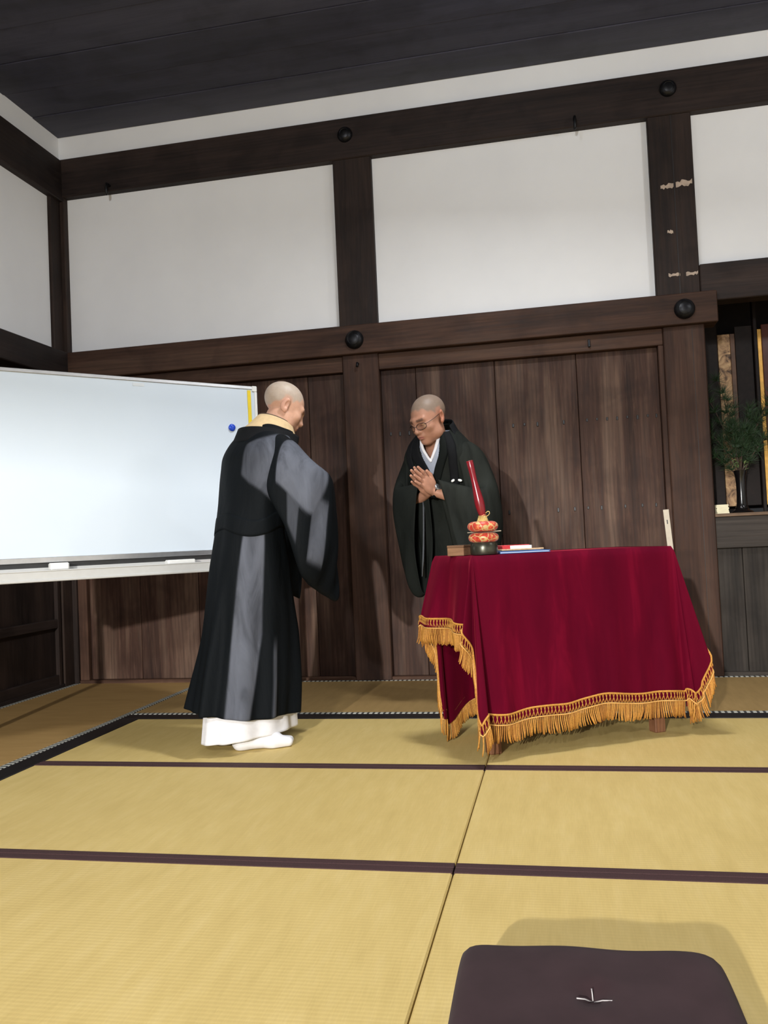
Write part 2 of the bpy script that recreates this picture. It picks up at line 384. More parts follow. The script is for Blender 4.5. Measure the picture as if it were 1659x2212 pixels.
wp('door_stile', (3.935, -0.010, 0.02), (3.966, 0.1, 1.985), W_POST, 0.003)
wp('threshold', (0.033, -0.010, -0.02), (4.204, 0.1, 0.022), W_BEAM, 0.003)
def planks(edges, z0, z1, y, mat, par):
    for a, b in zip(edges[:-1], edges[1:]):
        dy = random.uniform(-0.003, 0.003)
        boxo('plank', (a+0.0015, y+dy, z0), (b-0.0015, y+0.04, z1), mat, par, 0.0025)
planks([0.10, 0.48, 0.905, 1.335, 1.728, 1.981], 0.022, 1.985, 0.035, W_PLANK, wall_back)
planks([2.218, 2.447, 2.950, 3.452, 3.935], 0.022, 1.985, 0.035, W_PLANK, wall_back)
nm = MB()
for z, xx in [(1.57, [2.27, 2.33, 2.39, 3.05, 3.12, 3.2, 3.36, 3.50, 3.56, 3.62, 3.68, 3.74, 3.80, 3.86, 3.91]), (1.03, [3.0, 3.3, 3.40, 3.48, 3.56, 3.7, 3.80, 3.88]), (1.985-0.24, [])]:
    for x in xx:
        nm.box((x-0.006, 0.030, z-0.011+random.uniform(-.006, .006)), (x+0.006, 0.06, z+0.011), 0.002)
nm.build('nail_row', W_BLACK, wall_back, kind='stuff')
def dome(x, z, y, r, par):
    pr = [(r*1.0, 0), (r, r*0.12), (r*0.93, r*0.30), (r*0.80, r*0.46), (r*0.62, r*0.56), (r*0.58, r*0.53), (r*0.40, r*0.60), (r*0.15, r*0.63), (0.001, r*0.63)]
    o = MB().lathe(pr, 32, T(x, y, z) @ RX(PI/2)).build('nail_cover', IRON, par, True, ang=50)
    o['label'] = 'round black iron dome'
for x in (2.078, 4.091): dome(x, 2.178, -0.0625, 0.060, nag)
for x in (2.068, 4.072, 6.22): dome(x, 3.526, -0.0355, 0.050, ub)
for x, z in [(0.394, 3.385), (3.517, 3.395)]:
    MB().tube([(x, -0.03, z+0.02), (x, -0.075, z+0.02), (x, -0.085, z), (x, -0.083, z-0.05), (x-0.004, -0.075, z-0.055)], 0.009, 8).build('hook', IRON, ub, True)
MB().tube([(2.086, -0.02, 2.03), (2.086, -0.05, 2.03), (2.086, -0.053, 2.005)], 0.008, 8).build('hook', IRON, wall_back, True)
MB().box((3.527, -0.03, 2.01), (3.541, -0.012, 2.055), 0.002).build('clip', IRON, wall_back)
def scrap(x0, x1, z0, z1, seed):
    rnd = random.Random(seed); n = 9; top = []; bot = []
    for k in range(n):
        x = x0+(x1-x0)*k/(n-1); top.append((x, z1+rnd.uniform(-.35, .1)*(z1-z0))); bot.append((x, z0+rnd.uniform(-.05, .4)*(z1-z0)))
    pts = bot+top[::-1]; m = MB(); y = -0.0235
    m.add([(x, y, z) for x, z in pts]+[(x, y+0.001, z) for x, z in pts], [tuple(range(2*n))]+[tuple(range(4*n-1, 2*n-1, -1))])
    m.build('paper_scrap', SCRAP, wall_back)
for k, s in enumerate([(4.000, 4.075, 2.922, 2.955), (4.088, 4.182, 2.925, 2.968), (4.025, 4.058, 2.648, 2.672), (4.018, 4.084, 2.385, 2.412), (4.118, 4.186, 2.385, 2.412)]): scrap(*s, k+3)
o = MB().box((4.077, -0.0235, 2.28), (4.081, -0.02, 3.37)).build('check_crack', W_BLACK, wall_back)
o = MB().box((4.131, -0.0255, 0.02), (4.1335, -0.022, 2.07)).build('check_crack', W_BLACK, wall_back)
# alcove under the right-hand lintel
wp('sill_rail', (4.204, -0.02, 0.938), (8.1, 0.12, 0.957), W_SILL, 0.002)
wp('apron_rail', (4.204, -0.004, 0.752), (8.1, 0.1, 0.938), W_GREY_X, 0.003)
planks([4.204, 4.352, 4.72, 5.1, 5.5, 5.9, 6.3], 0.022, 0.752, 0.03, W_GREY, wall_back)
wp('threshold', (4.204, -0.006, -0.02), (8.1, 0.1, 0.024), W_GREY_X, 0.003)
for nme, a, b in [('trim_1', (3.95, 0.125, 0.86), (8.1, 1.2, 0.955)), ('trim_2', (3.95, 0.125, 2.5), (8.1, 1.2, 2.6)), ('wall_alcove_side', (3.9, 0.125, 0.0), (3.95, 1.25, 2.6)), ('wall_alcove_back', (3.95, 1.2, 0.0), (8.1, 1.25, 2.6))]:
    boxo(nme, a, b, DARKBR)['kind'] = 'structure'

# ------------------------------------------------------------------ left wall
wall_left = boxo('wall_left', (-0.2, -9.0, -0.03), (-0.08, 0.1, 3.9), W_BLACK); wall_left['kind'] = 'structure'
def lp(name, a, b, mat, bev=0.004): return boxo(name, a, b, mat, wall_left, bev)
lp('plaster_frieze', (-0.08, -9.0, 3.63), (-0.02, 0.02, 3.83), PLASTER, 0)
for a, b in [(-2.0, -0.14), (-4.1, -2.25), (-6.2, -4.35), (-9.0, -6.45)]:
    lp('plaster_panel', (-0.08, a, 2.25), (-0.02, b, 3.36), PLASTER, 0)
    lp('plank', (-0.08, a, 0.02), (-0.035, (a+b)/2-0.002, 2.1), W_UP)  # dark wood here and below stands in for shade on the left wall
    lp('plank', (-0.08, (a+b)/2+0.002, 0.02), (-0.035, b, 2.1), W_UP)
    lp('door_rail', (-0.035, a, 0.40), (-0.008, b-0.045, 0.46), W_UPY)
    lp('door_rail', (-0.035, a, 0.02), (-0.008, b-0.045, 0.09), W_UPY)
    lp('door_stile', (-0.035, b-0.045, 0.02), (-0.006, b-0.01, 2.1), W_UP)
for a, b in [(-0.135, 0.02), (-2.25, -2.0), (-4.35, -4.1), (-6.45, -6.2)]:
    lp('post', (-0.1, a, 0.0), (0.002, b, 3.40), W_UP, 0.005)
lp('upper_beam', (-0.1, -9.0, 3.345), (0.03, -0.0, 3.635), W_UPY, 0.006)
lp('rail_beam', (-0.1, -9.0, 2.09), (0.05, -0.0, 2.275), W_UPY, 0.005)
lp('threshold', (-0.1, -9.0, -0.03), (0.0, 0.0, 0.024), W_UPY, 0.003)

# ------------------------------------------------------------------ ceiling, right wall
ceil = boxo('ceiling', (-0.2, -9.0, 3.86), (8.2, 0.2, 3.95), W_CEIL); ceil['kind'] = 'structure'
y = 0.02; k = 0
while y > -9.0:
    d = 0.30
    boxo('ceiling_board', (-0.1, y-d+0.002, 3.82+0.004*(k % 2)), (8.1, y-0.002, 3.87), W_CEIL, ceil, 0.003); y -= d; k += 1
wall_right = boxo('wall_right', (8.1, -9.0, -0.03), (8.25, 1.3, 3.9), PLASTER); wall_right['kind'] = 'structure'
rear_light_block = boxo('rear_light_block', (-0.2, -9.15, 2.2), (8.25, -9.0, 3.9), W_BEAM); rear_light_block['kind'] = 'structure'  # unseen, added to keep the far lamp off the upper back wall

# ------------------------------------------------------------------ table and cloth
TO = Vector((2.9442, -1.8984, 0.0)); TA = math.atan2(0.497, 0.868); TL, TD, TZ = 0.95, 0.40, 0.803
table = empty('lecture_table', TO, TA)
tag(table, 'low wooden table mostly hidden under the crimson velvet cloth, two reddish legs showing', 'table')
boxo('tabletop', (0, 0, TZ-0.03), (TL, TD, TZ), W_TABLE, table, 0.006)
for x, y in ((0.055, 0.03), (TL-0.107, 0.03), (0.185, TD-0.086), (TL-0.237, TD-0.086)):
    if True:
        MB().box((x, y, 0.0), (x+0.052, y+0.052, TZ-0.03), 0.004).build('leg', W_TABLE, table)
boxo('apron', (0.107, 0.045, TZ-0.11), (TL-0.107, 0.065, TZ-0.03), W_TABLE, table)
boxo('apron', (0.07, TD-0.085, TZ-0.11), (TL-0.07, TD-0.065, TZ-0.03), W_TABLE, table)
boxo('apron', (0.07, 0.082, TZ-0.11), (0.09, TD-0.086, TZ-0.03), W_TABLE, table)
boxo('apron', (TL-0.09, 0.082, TZ-0.11), (TL-0.07, TD-0.082, TZ-0.03), W_TABLE, table)

cloth_root = None
CZ = TZ + 0.004
FD, LD = 0.650, 0.305; HDR = 0.036
def lerp_keys(keys, x):
    xs_ = [k for k, _ in keys]; ys_ = [v for _, v in keys]
    x = np.asarray(x, float); i = np.clip(np.searchsorted(xs_, x)-1, 0, len(xs_)-2)
    x0 = np.array(xs_)[i]; x1 = np.array(xs_)[i+1]; t = np.clip((x-x0)/(x1-x0), 0, 1); t = t*t*(3-2*t)
    return np.array(ys_)[i]*(1-t)+np.array(ys_)[i+1]*t
def cloth_columns():
    cols = []   # base x,y, out x,y, drop, slope
    def front(n=70):
        for k in range(n):
            s = k/(n-1); x = s*TL
            sl = lerp_keys([(0, .075), (.08, .095), (.16, .055), (.5, .05), (.85, .045), (.94, .07), (1, .05)], s)
            dp = FD + 0.012*math.sin(s*7+0.5) + 0.006*math.sin(s*19) + 0.03*(2*s-1)**4*0.0
            cols.append((x, 0, 0, -1, dp, float(sl), s))
    def sector(cx, cy, a0, keys, Fd0, Fd1, n=56):
        for k in range(1, n):
            th = k/n*90; a = math.radians(a0+th)
            c = math.cos(math.radians(th)); s_ = math.sin(math.radians(th))
            rho = min(Fd0/max(c, 1e-3), Fd1/max(s_, 1e-3))
            # soften the tip
            r2 = (max(Fd0/max(c, 1e-3), 1e-3)**-7+max(Fd1/max(s_, 1e-3), 1e-3)**-7)**(-1/7.0)
            cols.append((cx, cy, math.cos(a), math.sin(a), max(min(rho, r2*1.03), FD+0.05 if (a0 == 90 and th < 24) else 0), float(lerp_keys(keys, th)), -1))
    def side(cx, y0, y1, ox, keys, n=30):
        for k in range(n):
            s = k/(n-1)
            cols.append((cx, y0+(y1-y0)*s, ox, 0, LD+0.006*math.sin(s*9), float(lerp_keys(keys, s)), s))
    front()
    sector(TL, 0, -90, [(0, .05), (8, .10), (15, .115), (21, .03), (28, .15), (35, .27), (42, .22), (54, .05), (70, .14), (90, .16)], FD, LD)
    side(TL, 0, TD, 1, [(0, .16), (.3, .08), (.7, .10), (1, .2)])
    sector(TL, TD, 0, [(0, .2), (15, .22), (32, .05), (50, .04), (70, .16), (90, .06)], LD, FD)
    for k in range(40):
        s = k/39; cols.append((TL*(1-s), TD, 0, 1, FD+0.01*math.sin(s*8)+0.075*math.exp(-((1-s)/0.11)**2), float(lerp_keys([(0, .06), (.2, .03), (.6, .05), (1, .08)], s)), s))
    sector(0, TD, 90, [(0, .06), (12, .06), (30, .08), (48, .05), (64, .14), (80, .26), (90, .25)], FD, LD)
    side(0, TD, 0, -1, [(0, .25), (.22, .24), (.50, .07), (.75, .13), (1, .08)])
    sector(0, 0, 180, [(0, .08), (14, .15), (27, .24), (42, .05), (56, .03), (68, .20), (80, .20), (90, .075)], LD, FD)
    return cols
ccols = cloth_columns(); NR = 22
cv = []; 
for r in range(NR+1):
    t = r/NR
    for i, (bx, by, ox, oy, dp, sl, s) in enumerate(ccols):
        shx = shy = 0.0
        if s < 0 and bx == 0 and by == TD:
            th = math.degrees(math.atan2(-ox, oy)); g = math.exp(-((th-20)/26)**2) if th > 20 else 0.85+0.15*th/20; shx, shy = -0.015*g, -0.17*g
        elif s >= 0 and by == TD and oy == 1: g = 0.85*math.exp(-((1-s)/0.11)**2); shx, shy = -0.015*g, -0.17*g
        rho = t*dp; o = 0.010*min(1, rho/0.02) + sl*max(0, rho-0.01)
        if s >= 0: o += (0.004*math.sin(i*0.33)+0.003*math.sin(i*0.71+1))*t
        z = CZ - 0.010*min(1, rho/0.012)**2 - max(0, rho-0.010)*math.sqrt(max(0.05, 1-sl*sl))
        cv.append((bx+ox*o+shx*t, by+oy*o+shy*t, max(z, 0.006)))
NC = len(ccols); cm = MB(); cf = []
for r in range(NR):
    for i in range(NC):
        j = (i+1) % NC; cf.append((r*NC+i, (r+1)*NC+i, (r+1)*NC+j, r*NC+j))
cm.add(cv, cf)
top_n = len(cm.v); cm.add([(TL/2, TD/2, CZ)], [])
cm.f += [(i, (i+1) % NC, top_n) for i in range(NC)]; cm.m += [0]*NC
cloth = cm.build('tablecloth', VELVET, None, True); cloth.location = TO; cloth.rotation_euler = (0, 0, TA)
tag(cloth, 'crimson velvet tablecloth with golden fringe draped over the table', 'tablecloth')
# fringe
hem = []
for i, c in enumerate(ccols):
    tq = (1-HDR/c[4])*NR; r = min(int(tq), NR-1)
    hem.append(Vector(cv[r*NC+i]).lerp(Vector(cv[(r+1)*NC+i]), tq-r)+Vector((c[2], c[3], 0))*0.003)
hem.append(hem[0])
outs = [Vector((c[2], c[3], 0)) for c in ccols]; outs.append(outs[0])
acc = [0.0]
for a, b in zip(hem[:-1], hem[1:]): acc.append(acc[-1]+(b-a).length)
def hem_at(s):
    s = s % acc[-1]; i = min(int(np.searchsorted(acc, s, side='right'))-1, len(hem)-2)
    t = (s-acc[i])/max(1e-9, acc[i+1]-acc[i]); return hem[i].lerp(hem[i+1], t), outs[i].lerp(outs[i+1], t).normalized()
fr = MB(); rnd = random.Random(5)
step = 0.0082; ncord = int(acc[-1]/step); sway = 0.0
br1 = []; br2 = []
tang = lambda s: (hem_at(s+0.004)[0]-hem_at(s-0.004)[0]).normalized()
for k in range(ncord):
    s = k*step; p, o = hem_at(s); tg = tang(s)
    p = p + o*0.002
    dn = Vector((0, 0, -1)) - tg*(-tg.z)*0.35; dn.normalize()
    sway = 0.80*sway + rnd.uniform(-0.16, 0.16) + 0.02*math.sin(s*6)
    ln = 0.070*rnd.uniform(0.92, 1.07)
    floor_z = 0.004
    def clip(q, n):
        if q.z < floor_z:
            ex = floor_z-q.z; q = Vector((q.x, q.y, floor_z+0.0006*(k % 3))) + (o*0.8+tg*sway*0.6)*ex*0.8
        return q
    mid = p + dn*0.040
    br1.append(clip(p.copy(), 0)); br2.append(clip(mid+o*0.002, 0))
    fr.mi = 0
    # crossing header threads
    q1 = hem_at(s+(1.2*step if k % 2 else -1.2*step)); 
    fr.tube([clip(p, 0), clip(p.lerp(q1[0]+dn*0.040, .5)+o*0.0035, 0), clip(q1[0]+o*0.002+dn*0.036, 0)], 0.0017, 4, False)
    pts = [clip(mid, 0)]; fr.mi = 2 if rnd.random() < 0.35 else 0
    for j in range(1, 5):
        f = j/4; pts.append(clip(mid + dn*ln*f + tg*sway*0.035*f*f + o*0.008*math.sin(f*2.2+k*0.3)*f, j))
    fr.tube(pts, [0.0027, 0.0030, 0.0030, 0.0029, 0.0024], 5)
for b, rr, mi in ((br1, 0.0042, 0), (br2, 0.0028, 1)):
    fr.mi = mi; fr.tube(b+[b[0]], rr, 6, False)
fr.build('fringe', [FRINGE, FRINGE_LT, FRINGE_DK], cloth, True, 'stuff')['label'] = 'golden corded fringe'

# ------------------------------------------------------------------ things on the table (table coordinates)
TM = T(*TO) @ RZ(TA)
def on_table(s, d): return (TM @ Vector((s, d, CZ+0.0015)))[:]
bell = empty('hand_bell', on_table(0.10, 0.095))
tag(bell, 'hand bell set upside down: dark bronze bowl, brocade cushions and leaning red lacquer handle', 'hand bell')
MB().lathe([(0.001, 0.004), (0.046, 0.004), (0.050, 0.0), (0.0555, 0.002), (0.0575, 0.010), (0.0575, 0.030), (0.055, 0.044), (0.049, 0.052), (0.030, 0.054), (0.001, 0.054)], 40).build('bowl', BRONZE, bell, True, ang=40)
def pumpkin(z0, h, r, ph):
    m = MB(); rings = []; n = 72
    for k in range(13):
        f = k/12; a = -PI/2+PI*f; ring = []
        for j in range(n):
            u = 2*PI*j/n; lobe = 0.84+0.16*abs(math.cos(2.5*u+ph))**0.5
            rr = 0.018+(r-0.018)*(max(0, math.cos(a))**0.55)*lobe
            ring.append((rr*math.cos(u), rr*math.sin(u), z0+h/2+h/2*math.sin(a)*(0.92+0.08*lobe)))
        rings.append(ring)
    return m.loft(rings)
pumpkin(0.050, 0.043, 0.064, 0.3).build('cushion', BROC, bell, True)
pumpkin(0.096, 0.044, 0.065, 1.1).build('cushion', BROC, bell, True)
MB().tube([(-0.067, 0.012, 0.0945), (0.075, -0.012, 0.0965)], 0.0018, 8).build('striker_rod', PALEWOOD, bell, True)
MB().lathe([((0.024-0.011*f)*1.0, 0.136+0.026*f) for f in (0, .2, .4, .6, .8, 1)], 24).build('gold_collar', GOLDTH, bell, True)
gm = MB()
for j in range(22):
    a = 2*PI*j/22; gm.tube([(0.0250*math.cos(a), 0.0250*math.sin(a), 0.134), (0.0185*math.cos(a), 0.0185*math.sin(a), 0.150), (0.0145*math.cos(a), 0.0145*math.sin(a), 0.163)], 0.0022, 5)
gm.build('gold_pleats', GOLDTH, bell, True)
HX = T(0.001, 0, 0.160) @ RY(math.radians(-10.5)) @ RX(math.radians(2))
MB().lathe([(0.0155, -0.001), (0.017, 0.002), (0.0155, 0.006)], 24, HX).build('cap_ring', COPPER, bell, True)
MB().lathe([(0.001, 0.004), (0.0135, 0.005), (0.0155, 0.012), (0.0195, 0.040), (0.0205, 0.056), (0.0195, 0.075), (0.016, 0.11), (0.0130, 0.145), (0.0125, 0.170), (0.0140, 0.205), (0.0150, 0.228), (0.0140, 0.2305), (0.0152, 0.234), (0.0150, 0.2375), (0.013, 0.2385), (0.011, 0.236), (0.001, 0.2355)], 32, HX).build('handle', LACQ_RED, bell, True, ang=50)
MB().tube([(0.012, -0.012, 0.158), (0.024, -0.012, 0.162), (0.031, -0.010, 0.170), (0.030, -0.008, 0.178), (0.023, -0.008, 0.180), (0.014, -0.010, 0.172)], 0.0016, 6).build('cord_loop', GOLDTH, bell, True)

bx = empty('wooden_box', on_table(0.030, 0.185), math.radians(-19))
tag(bx, 'small plain wooden box beside the hand bell at the left end of the table', 'box')
def hollow(mb, w, d, h, t):
    mb.box((-w/2, -d/2, 0), (w/2, d/2, h), 0.0015)
boxo('body', (-0.038, -0.045, 0), (0.038, 0.045, 0.034), W_BOX, bx, 0.0015)
boxo('lid', (-0.039, -0.046, 0.0345), (0.039, 0.046, 0.044), W_BOX, bx, 0.0015)

fo = empty('plastic_folder', on_table(0.295, 0.150), math.radians(18))
tag(fo, 'flat blue plastic folder lying on the velvet under the red and white booklet', 'folder')
boxo('back_cover', (-0.11, -0.075, 0), (0.11, 0.075, 0.0025), BLUE, fo, 0.0008)
boxo('sheets', (-0.105, -0.071, 0.0027), (0.106, 0.071, 0.0055), WHITEP, fo)
boxo('front_cover', (-0.11, -0.075, 0.0057), (0.11, 0.075, 0.0085), BLUE, fo, 0.0008)
bk = empty('booklet', (TM @ Vector((0.262, 0.185, CZ+0.0115)))[:], math.radians(14))
tag(bk, 'booklet with red and white cover lying on the blue folder', 'booklet')
boxo('pages', (-0.085, -0.042, 0), (0.083, 0.048, 0.011), WHITEP, bk)
boxo('red_cover_half', (-0.088, -0.045, 0.0005), (-0.005, 0.050, 0.024), REDP, bk, 0.001)
boxo('white_cover_half', (-0.0048, -0.045, 0.0005), (0.088, 0.050, 0.021), WHITEP, bk, 0.001)
boxo('red_top_sheet', (-0.004, 0.0, 0.0212), (0.088, 0.051, 0.024), REDP, bk, 0.0005)
rs = empty('prayer_beads', (TM @ Vector((0.264, 0.131, CZ+0.0115)))[:], math.radians(14))
tag(rs, 'string of small pale wooden prayer beads lying along the booklet edge', 'prayer beads')
bd = bpy.data.meshes.new('bead'); bm = bmesh.new(); bmesh.ops.create_icosphere(bm, subdivisions=2, radius=0.0042); bm.to_mesh(bd); bm.free()
bd.materials.append(BEADW); bd.polygons.foreach_set('use_smooth', [True]*len(bd.polygons))
path = []
for k in range(40): path.append((-0.095+0.0058*k*0.88, -0.008-0.004*math.sin(k*0.2), 0.0045))
for k in range(9):
    a = -PI/2+k*0.42; path.append((0.108+0.013*math.cos(a)-0.002, 0.006+0.014*math.sin(a), 0.0045))
for x, y_, z in path:
    b = bpy.data.objects.new('bead', bd); COL.objects.link(b); b.parent = rs; b.location = (x, y_, z)

st = empty('leaning_stick', (3.975, -0.135, 0.0))
tag(st, 'pale flat wooden stick with a small slot leaning on the wall behind the table', 'stick')
a0, a1 = Vector((0, 0, 0.002)), Vector((-0.050, 0.100, 0.998)); dz = (a1-a0).normalized(); dx = Vector((1, 0, 0)); dx = (dx-dz*dx.dot(dz)).normalized(); dy = dz.cross(dx)
SM = Matrix(((dx.x, dy.x, dz.x, 0), (dx.y, dy.y, dz.y, 0), (dx.z, dy.z, dz.z, 0), (0, 0, 0, 1)))
MB().box((-0.0165, -0.005, 0.004), (0.0165, 0.005, (a1-a0).length), 0.001, SM).build('slat', PALEWOOD, st)
MB().box((-0.003, -0.0056, 0.915), (0.003, -0.004, 0.940), 0, SM).build('slot', BLACKP, st)

# ------------------------------------------------------------------ floor cushion
def pillow(w, d, h, n=44):
    m = MB(); vs = []
    def P(u, v, top):
        f = (1-abs(u)**15)*(1-abs(v)**15); e = max(0, f)**0.40
        z = h*0.42 + (h*0.58 if top else -h*0.42)*e
        dip = 0.018*math.exp(-(u*u+(v-0.30)**2)/0.01) if top else 0
        rr = 1-0.03*(1-u*u)*0 ; cu = u*(1-0.03*v**6) ; cw = v*(1-0.03*u**6)
        return (cu*w/2, cw*d/2, max(0.0, z-dip) + (0.002*math.sin(7*u+3*v) if top else 0))
    for top in (True, False):
        for i in range(n+1):
            for j in range(n+1): vs.append(P(-1+2*i/n, -1+2*j/n, top))
    k = (n+1)**2; fs = []
    for i in range(n):
        for j in range(n):
            a = i*(n+1)+j; fs.append((a, a+n+1, a+n+2, a+1)); fs.append((k+a, k+a+1, k+a+n+2, k+a+n+1))
    m.add(vs, fs); return m
zab = empty('floor_cushion', (3.305, -3.935, 0.001), math.radians(1.0))
tag(zab, 'dark brown square floor cushion with white centre stitch in the foreground', 'cushion')
cu = pillow(0.485, 0.56, 0.125).build('cover', ZAB, zab, True)
tm = MB()
for a, ln in ((214, .032), (326, .036), (95, .014)):
    ar = math.radians(a); c, s = math.cos(ar), math.sin(ar)
    tm.tube([(0.002*c, 0.085+0.002*s, 0.110), (ln*.5*c, 0.085+ln*.5*s, 0.1185), (ln*c, 0.085+ln*s, 0.124)], 0.0011, 6)
tm.build('stitch', THREAD, zab, True)

# ------------------------------------------------------------------ whiteboard (local x runs along the board, -y faces the room)
WBL = 1.80; wt = Vector((0.68011, 0.73311, 0)); wo = Vector((1.698, -0.883, 0)) - wt*WBL
wbd = empty('whiteboard', wo, math.atan2(wt.y, wt.x))
tag(wbd, 'white enamel board in aluminium frame on a stand, angled at the left', 'whiteboard')
BZ0, BZ1 = 0.865, 1.765
boxo('board_surface', (0.012, -0.004, BZ0+0.012), (WBL-0.012, 0.012, BZ1-0.012), BOARD, wbd)
boxo('frame_rail', (0.03, -0.009, BZ1-0.018), (WBL-0.03, 0.018, BZ1), ALU, wbd, 0.002)
boxo('frame_rail', (0.03, -0.009, BZ0-0.012), (WBL-0.03, 0.018, BZ0+0.014), ALU, wbd, 0.002)
boxo('frame_rail', (0.0, -0.009, BZ0+0.02), (0.016, 0.018, BZ1-0.03), WHITEPL, wbd, 0.002)
boxo('frame_rail', (WBL-0.016, -0.009, BZ0+0.02), (WBL, 0.018, BZ1-0.03), WHITEPL, wbd, 0.002)
for x in (0.0, WBL-0.03):
    for z in (BZ0-0.012, BZ1-0.03): boxo('corner_cap', (x, -0.011, z-0.001), (x+0.03, 0.020, z+0.032), WHITEPL, wbd, 0.004)
boxo('tape_label', (1.105, -0.0052, 1.722), (1.165, -0.004, 1.738), TAPE, wbd)
tr = MB(); tr.box((0.05, -0.078, 0.783), (WBL-0.05, -0.0, 0.789)); tr.box((0.05, -0.081, 0.772), (WBL-0.05, -0.076, 0.818), 0.001)
tr.box((0.05, -0.088, 0.766), (WBL-0.05, -0.076, 0.779), 0.003); tr.box((0.05, -0.084, 0.813), (WBL-0.05, -0.073, 0.8195), 0.002); tr.box((0.05, -0.006, 0.789), (WBL-0.05, -0.001, 0.83))
tr.build('marker_tray', GREYPL, wbd)
boxo('gap_light_stop', (0.05, 0.004, 0.78), (WBL-0.05, 0.012, BZ0-0.012), BLACKP, wbd)  # black strip added to close the gap and stop light passing through
for x in (0.03, WBL-0.07):
    MB().box((x, 0.02, 0.06), (x+0.04, 0.045, 1.74), 0.003).build('stand_post', GREYPL, wbd)
    ft = MB().box((x-0.002, -0.24, 0.055), (x+0.042, 0.30, 0.085), 0.004).build('stand_foot', GREYPL, wbd)
    for y in (-0.21, 0.27):
        MB().lathe([(0.001, -0.011), (0.024, -0.011), (0.0275, -0.006), (0.0275, 0.006), (0.024, 0.011), (0.001, 0.011)], 20, T(x+0.02, y, 0.0285) @ RY(PI/2)).build('caster', BLACKP, ft, True, ang=40)
WM = T(*wo) @ RZ(math.atan2(wt.y, wt.x))
def wbx(x, y, z): return (WM @ Vector((x, y, z)))[:]
WA = math.atan2(wt.y, wt.x)
off = WBL-1.313   # pixel column 0 lies this far along the board
def flat(name, label, cat, x, z): 
    o = empty(name, wbx(x, 0, z), WA); return tag(o, label, cat)
ym = MB().box((-0.0105, -0.0075, -0.215), (0.0105, -0.0042, 0.0), 0.001).build('magnet_strip', YELLOW)
ym.matrix_world = T(*wbx(1.752, 0, 1.742)) @ RZ(WA) @ RY(math.radians(-0.5)); tag(ym, 'narrow yellow magnetic strip at the right edge of the whiteboard', 'magnet')
bmg = MB().lathe([(0.019, 0.0), (0.020, 0.004), (0.0175, 0.010), (0.012, 0.0125), (0.001, 0.013)], 28).build('round_magnet', BLUEM, None, True, ang=50)
bmg.matrix_world = T(*wbx(off+1.155, -0.0042, 1.532)) @ RZ(WA) @ RX(PI/2); tag(bmg, 'round blue magnet on the whiteboard', 'magnet')
def eraser(x, ln, label, h, rz):
    o = empty('board_eraser', wbx(x, -0.045, 0.7905), WA+rz); tag(o, label, 'eraser', 'board erasers on the tray')
    boxo('felt_pad', (-ln/2+0.002, -0.022, 0), (ln/2-0.002, 0.022, h*0.42), FELT, o, 0.002)
    m = MB().box((-ln/2, -0.024, h*0.42), (ln/2, 0.024, h), 0.006); m.build('grip', WHITEPL, o)
eraser(off+0.222, 0.085, 'short white board eraser on the tray left of the white marker', 0.060, 0.0)
eraser(off+0.820, 0.150, 'long white board eraser on the tray beside the red marker', 0.046, 0.03)
def marker(x, z, ln, rz, body, cap, label, cols):
    o = empty('board_marker', wbx(x, -0.055, z), WA+rz); tag(o, label, 'marker', 'markers on the tray'); r = 0.0115
    X = RY(PI/2)
    MB().lathe([(r, 0.0), (r, ln*0.66)], 20, X).build('barrel', body, o, True, ang=50)
    MB().lathe([(r*1.02, ln*0.66), (r*1.02, ln*0.76)], 20, X).build('band', YELP, o, True, ang=50)
    MB().lathe([(r*0.9, ln*0.76), (r*0.9, ln*0.93), (r*0.55, ln), (0.002, ln)], 20, X).build('cap', cap, o, True, ang=50)
    MB().lathe([(r*0.8, -ln*0.12), (r*0.95, -0.001)], 20, X).build('end_plug', cols, o, True, ang=50)
    return o
mk = marker(off+0.300, 0.8017, 0.108, 0.0, WHITEPL, GREYCAP, 'white board marker with yellow ring and grey cap on the tray', WHITEPL)
boxo('printed_mark', (0.004, -0.0122, -0.004), (0.012, -0.0112, 0.004), BLACKP, mk); boxo('printed_mark', (0.055, -0.0122, -0.004), (0.064, -0.0112, 0.004), BLACKP, mk)
mk = marker(off+0.945, 0.8060, 0.125, 0.02, REDPL, REDPL, 'red board marker with white print on the tray', REDPL)
pm = MB()
pts = [(0.004, 0.004), (0.010, -0.005), (0.016, 0.005), (0.022, -0.004), (0.034, 0.003), (0.046, -0.003), (0.058, 0.003), (0.072, -0.002)]
pm.tube([(x, -0.0112, z) for x, z in pts], 0.0018, 5); pm.build('printed_mark', WHITEP, mk, True)

# ------------------------------------------------------------------ alcove contents
cab = empty('altar_cabinet', (4.585, 0.42, 0.955))
tag(cab, 'dark altar cabinet with tarnished gilded door edges inside the alcove', 'cabinet')
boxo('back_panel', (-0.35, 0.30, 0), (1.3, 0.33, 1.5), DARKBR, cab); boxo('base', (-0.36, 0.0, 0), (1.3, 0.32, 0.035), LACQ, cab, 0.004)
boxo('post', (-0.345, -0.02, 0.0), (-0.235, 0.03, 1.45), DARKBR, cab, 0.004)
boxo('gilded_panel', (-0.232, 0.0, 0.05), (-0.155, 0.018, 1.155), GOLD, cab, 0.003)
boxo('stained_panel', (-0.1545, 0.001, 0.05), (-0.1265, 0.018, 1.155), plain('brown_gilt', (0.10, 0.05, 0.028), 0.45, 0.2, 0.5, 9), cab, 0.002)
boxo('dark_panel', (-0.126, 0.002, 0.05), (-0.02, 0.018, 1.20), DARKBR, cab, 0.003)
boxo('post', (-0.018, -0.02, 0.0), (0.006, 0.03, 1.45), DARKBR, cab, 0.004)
boxo('gilded_edge', (0.008, 0.0, 0.05), (0.034, 0.020, 1.17), GOLDB, cab, 0.003)
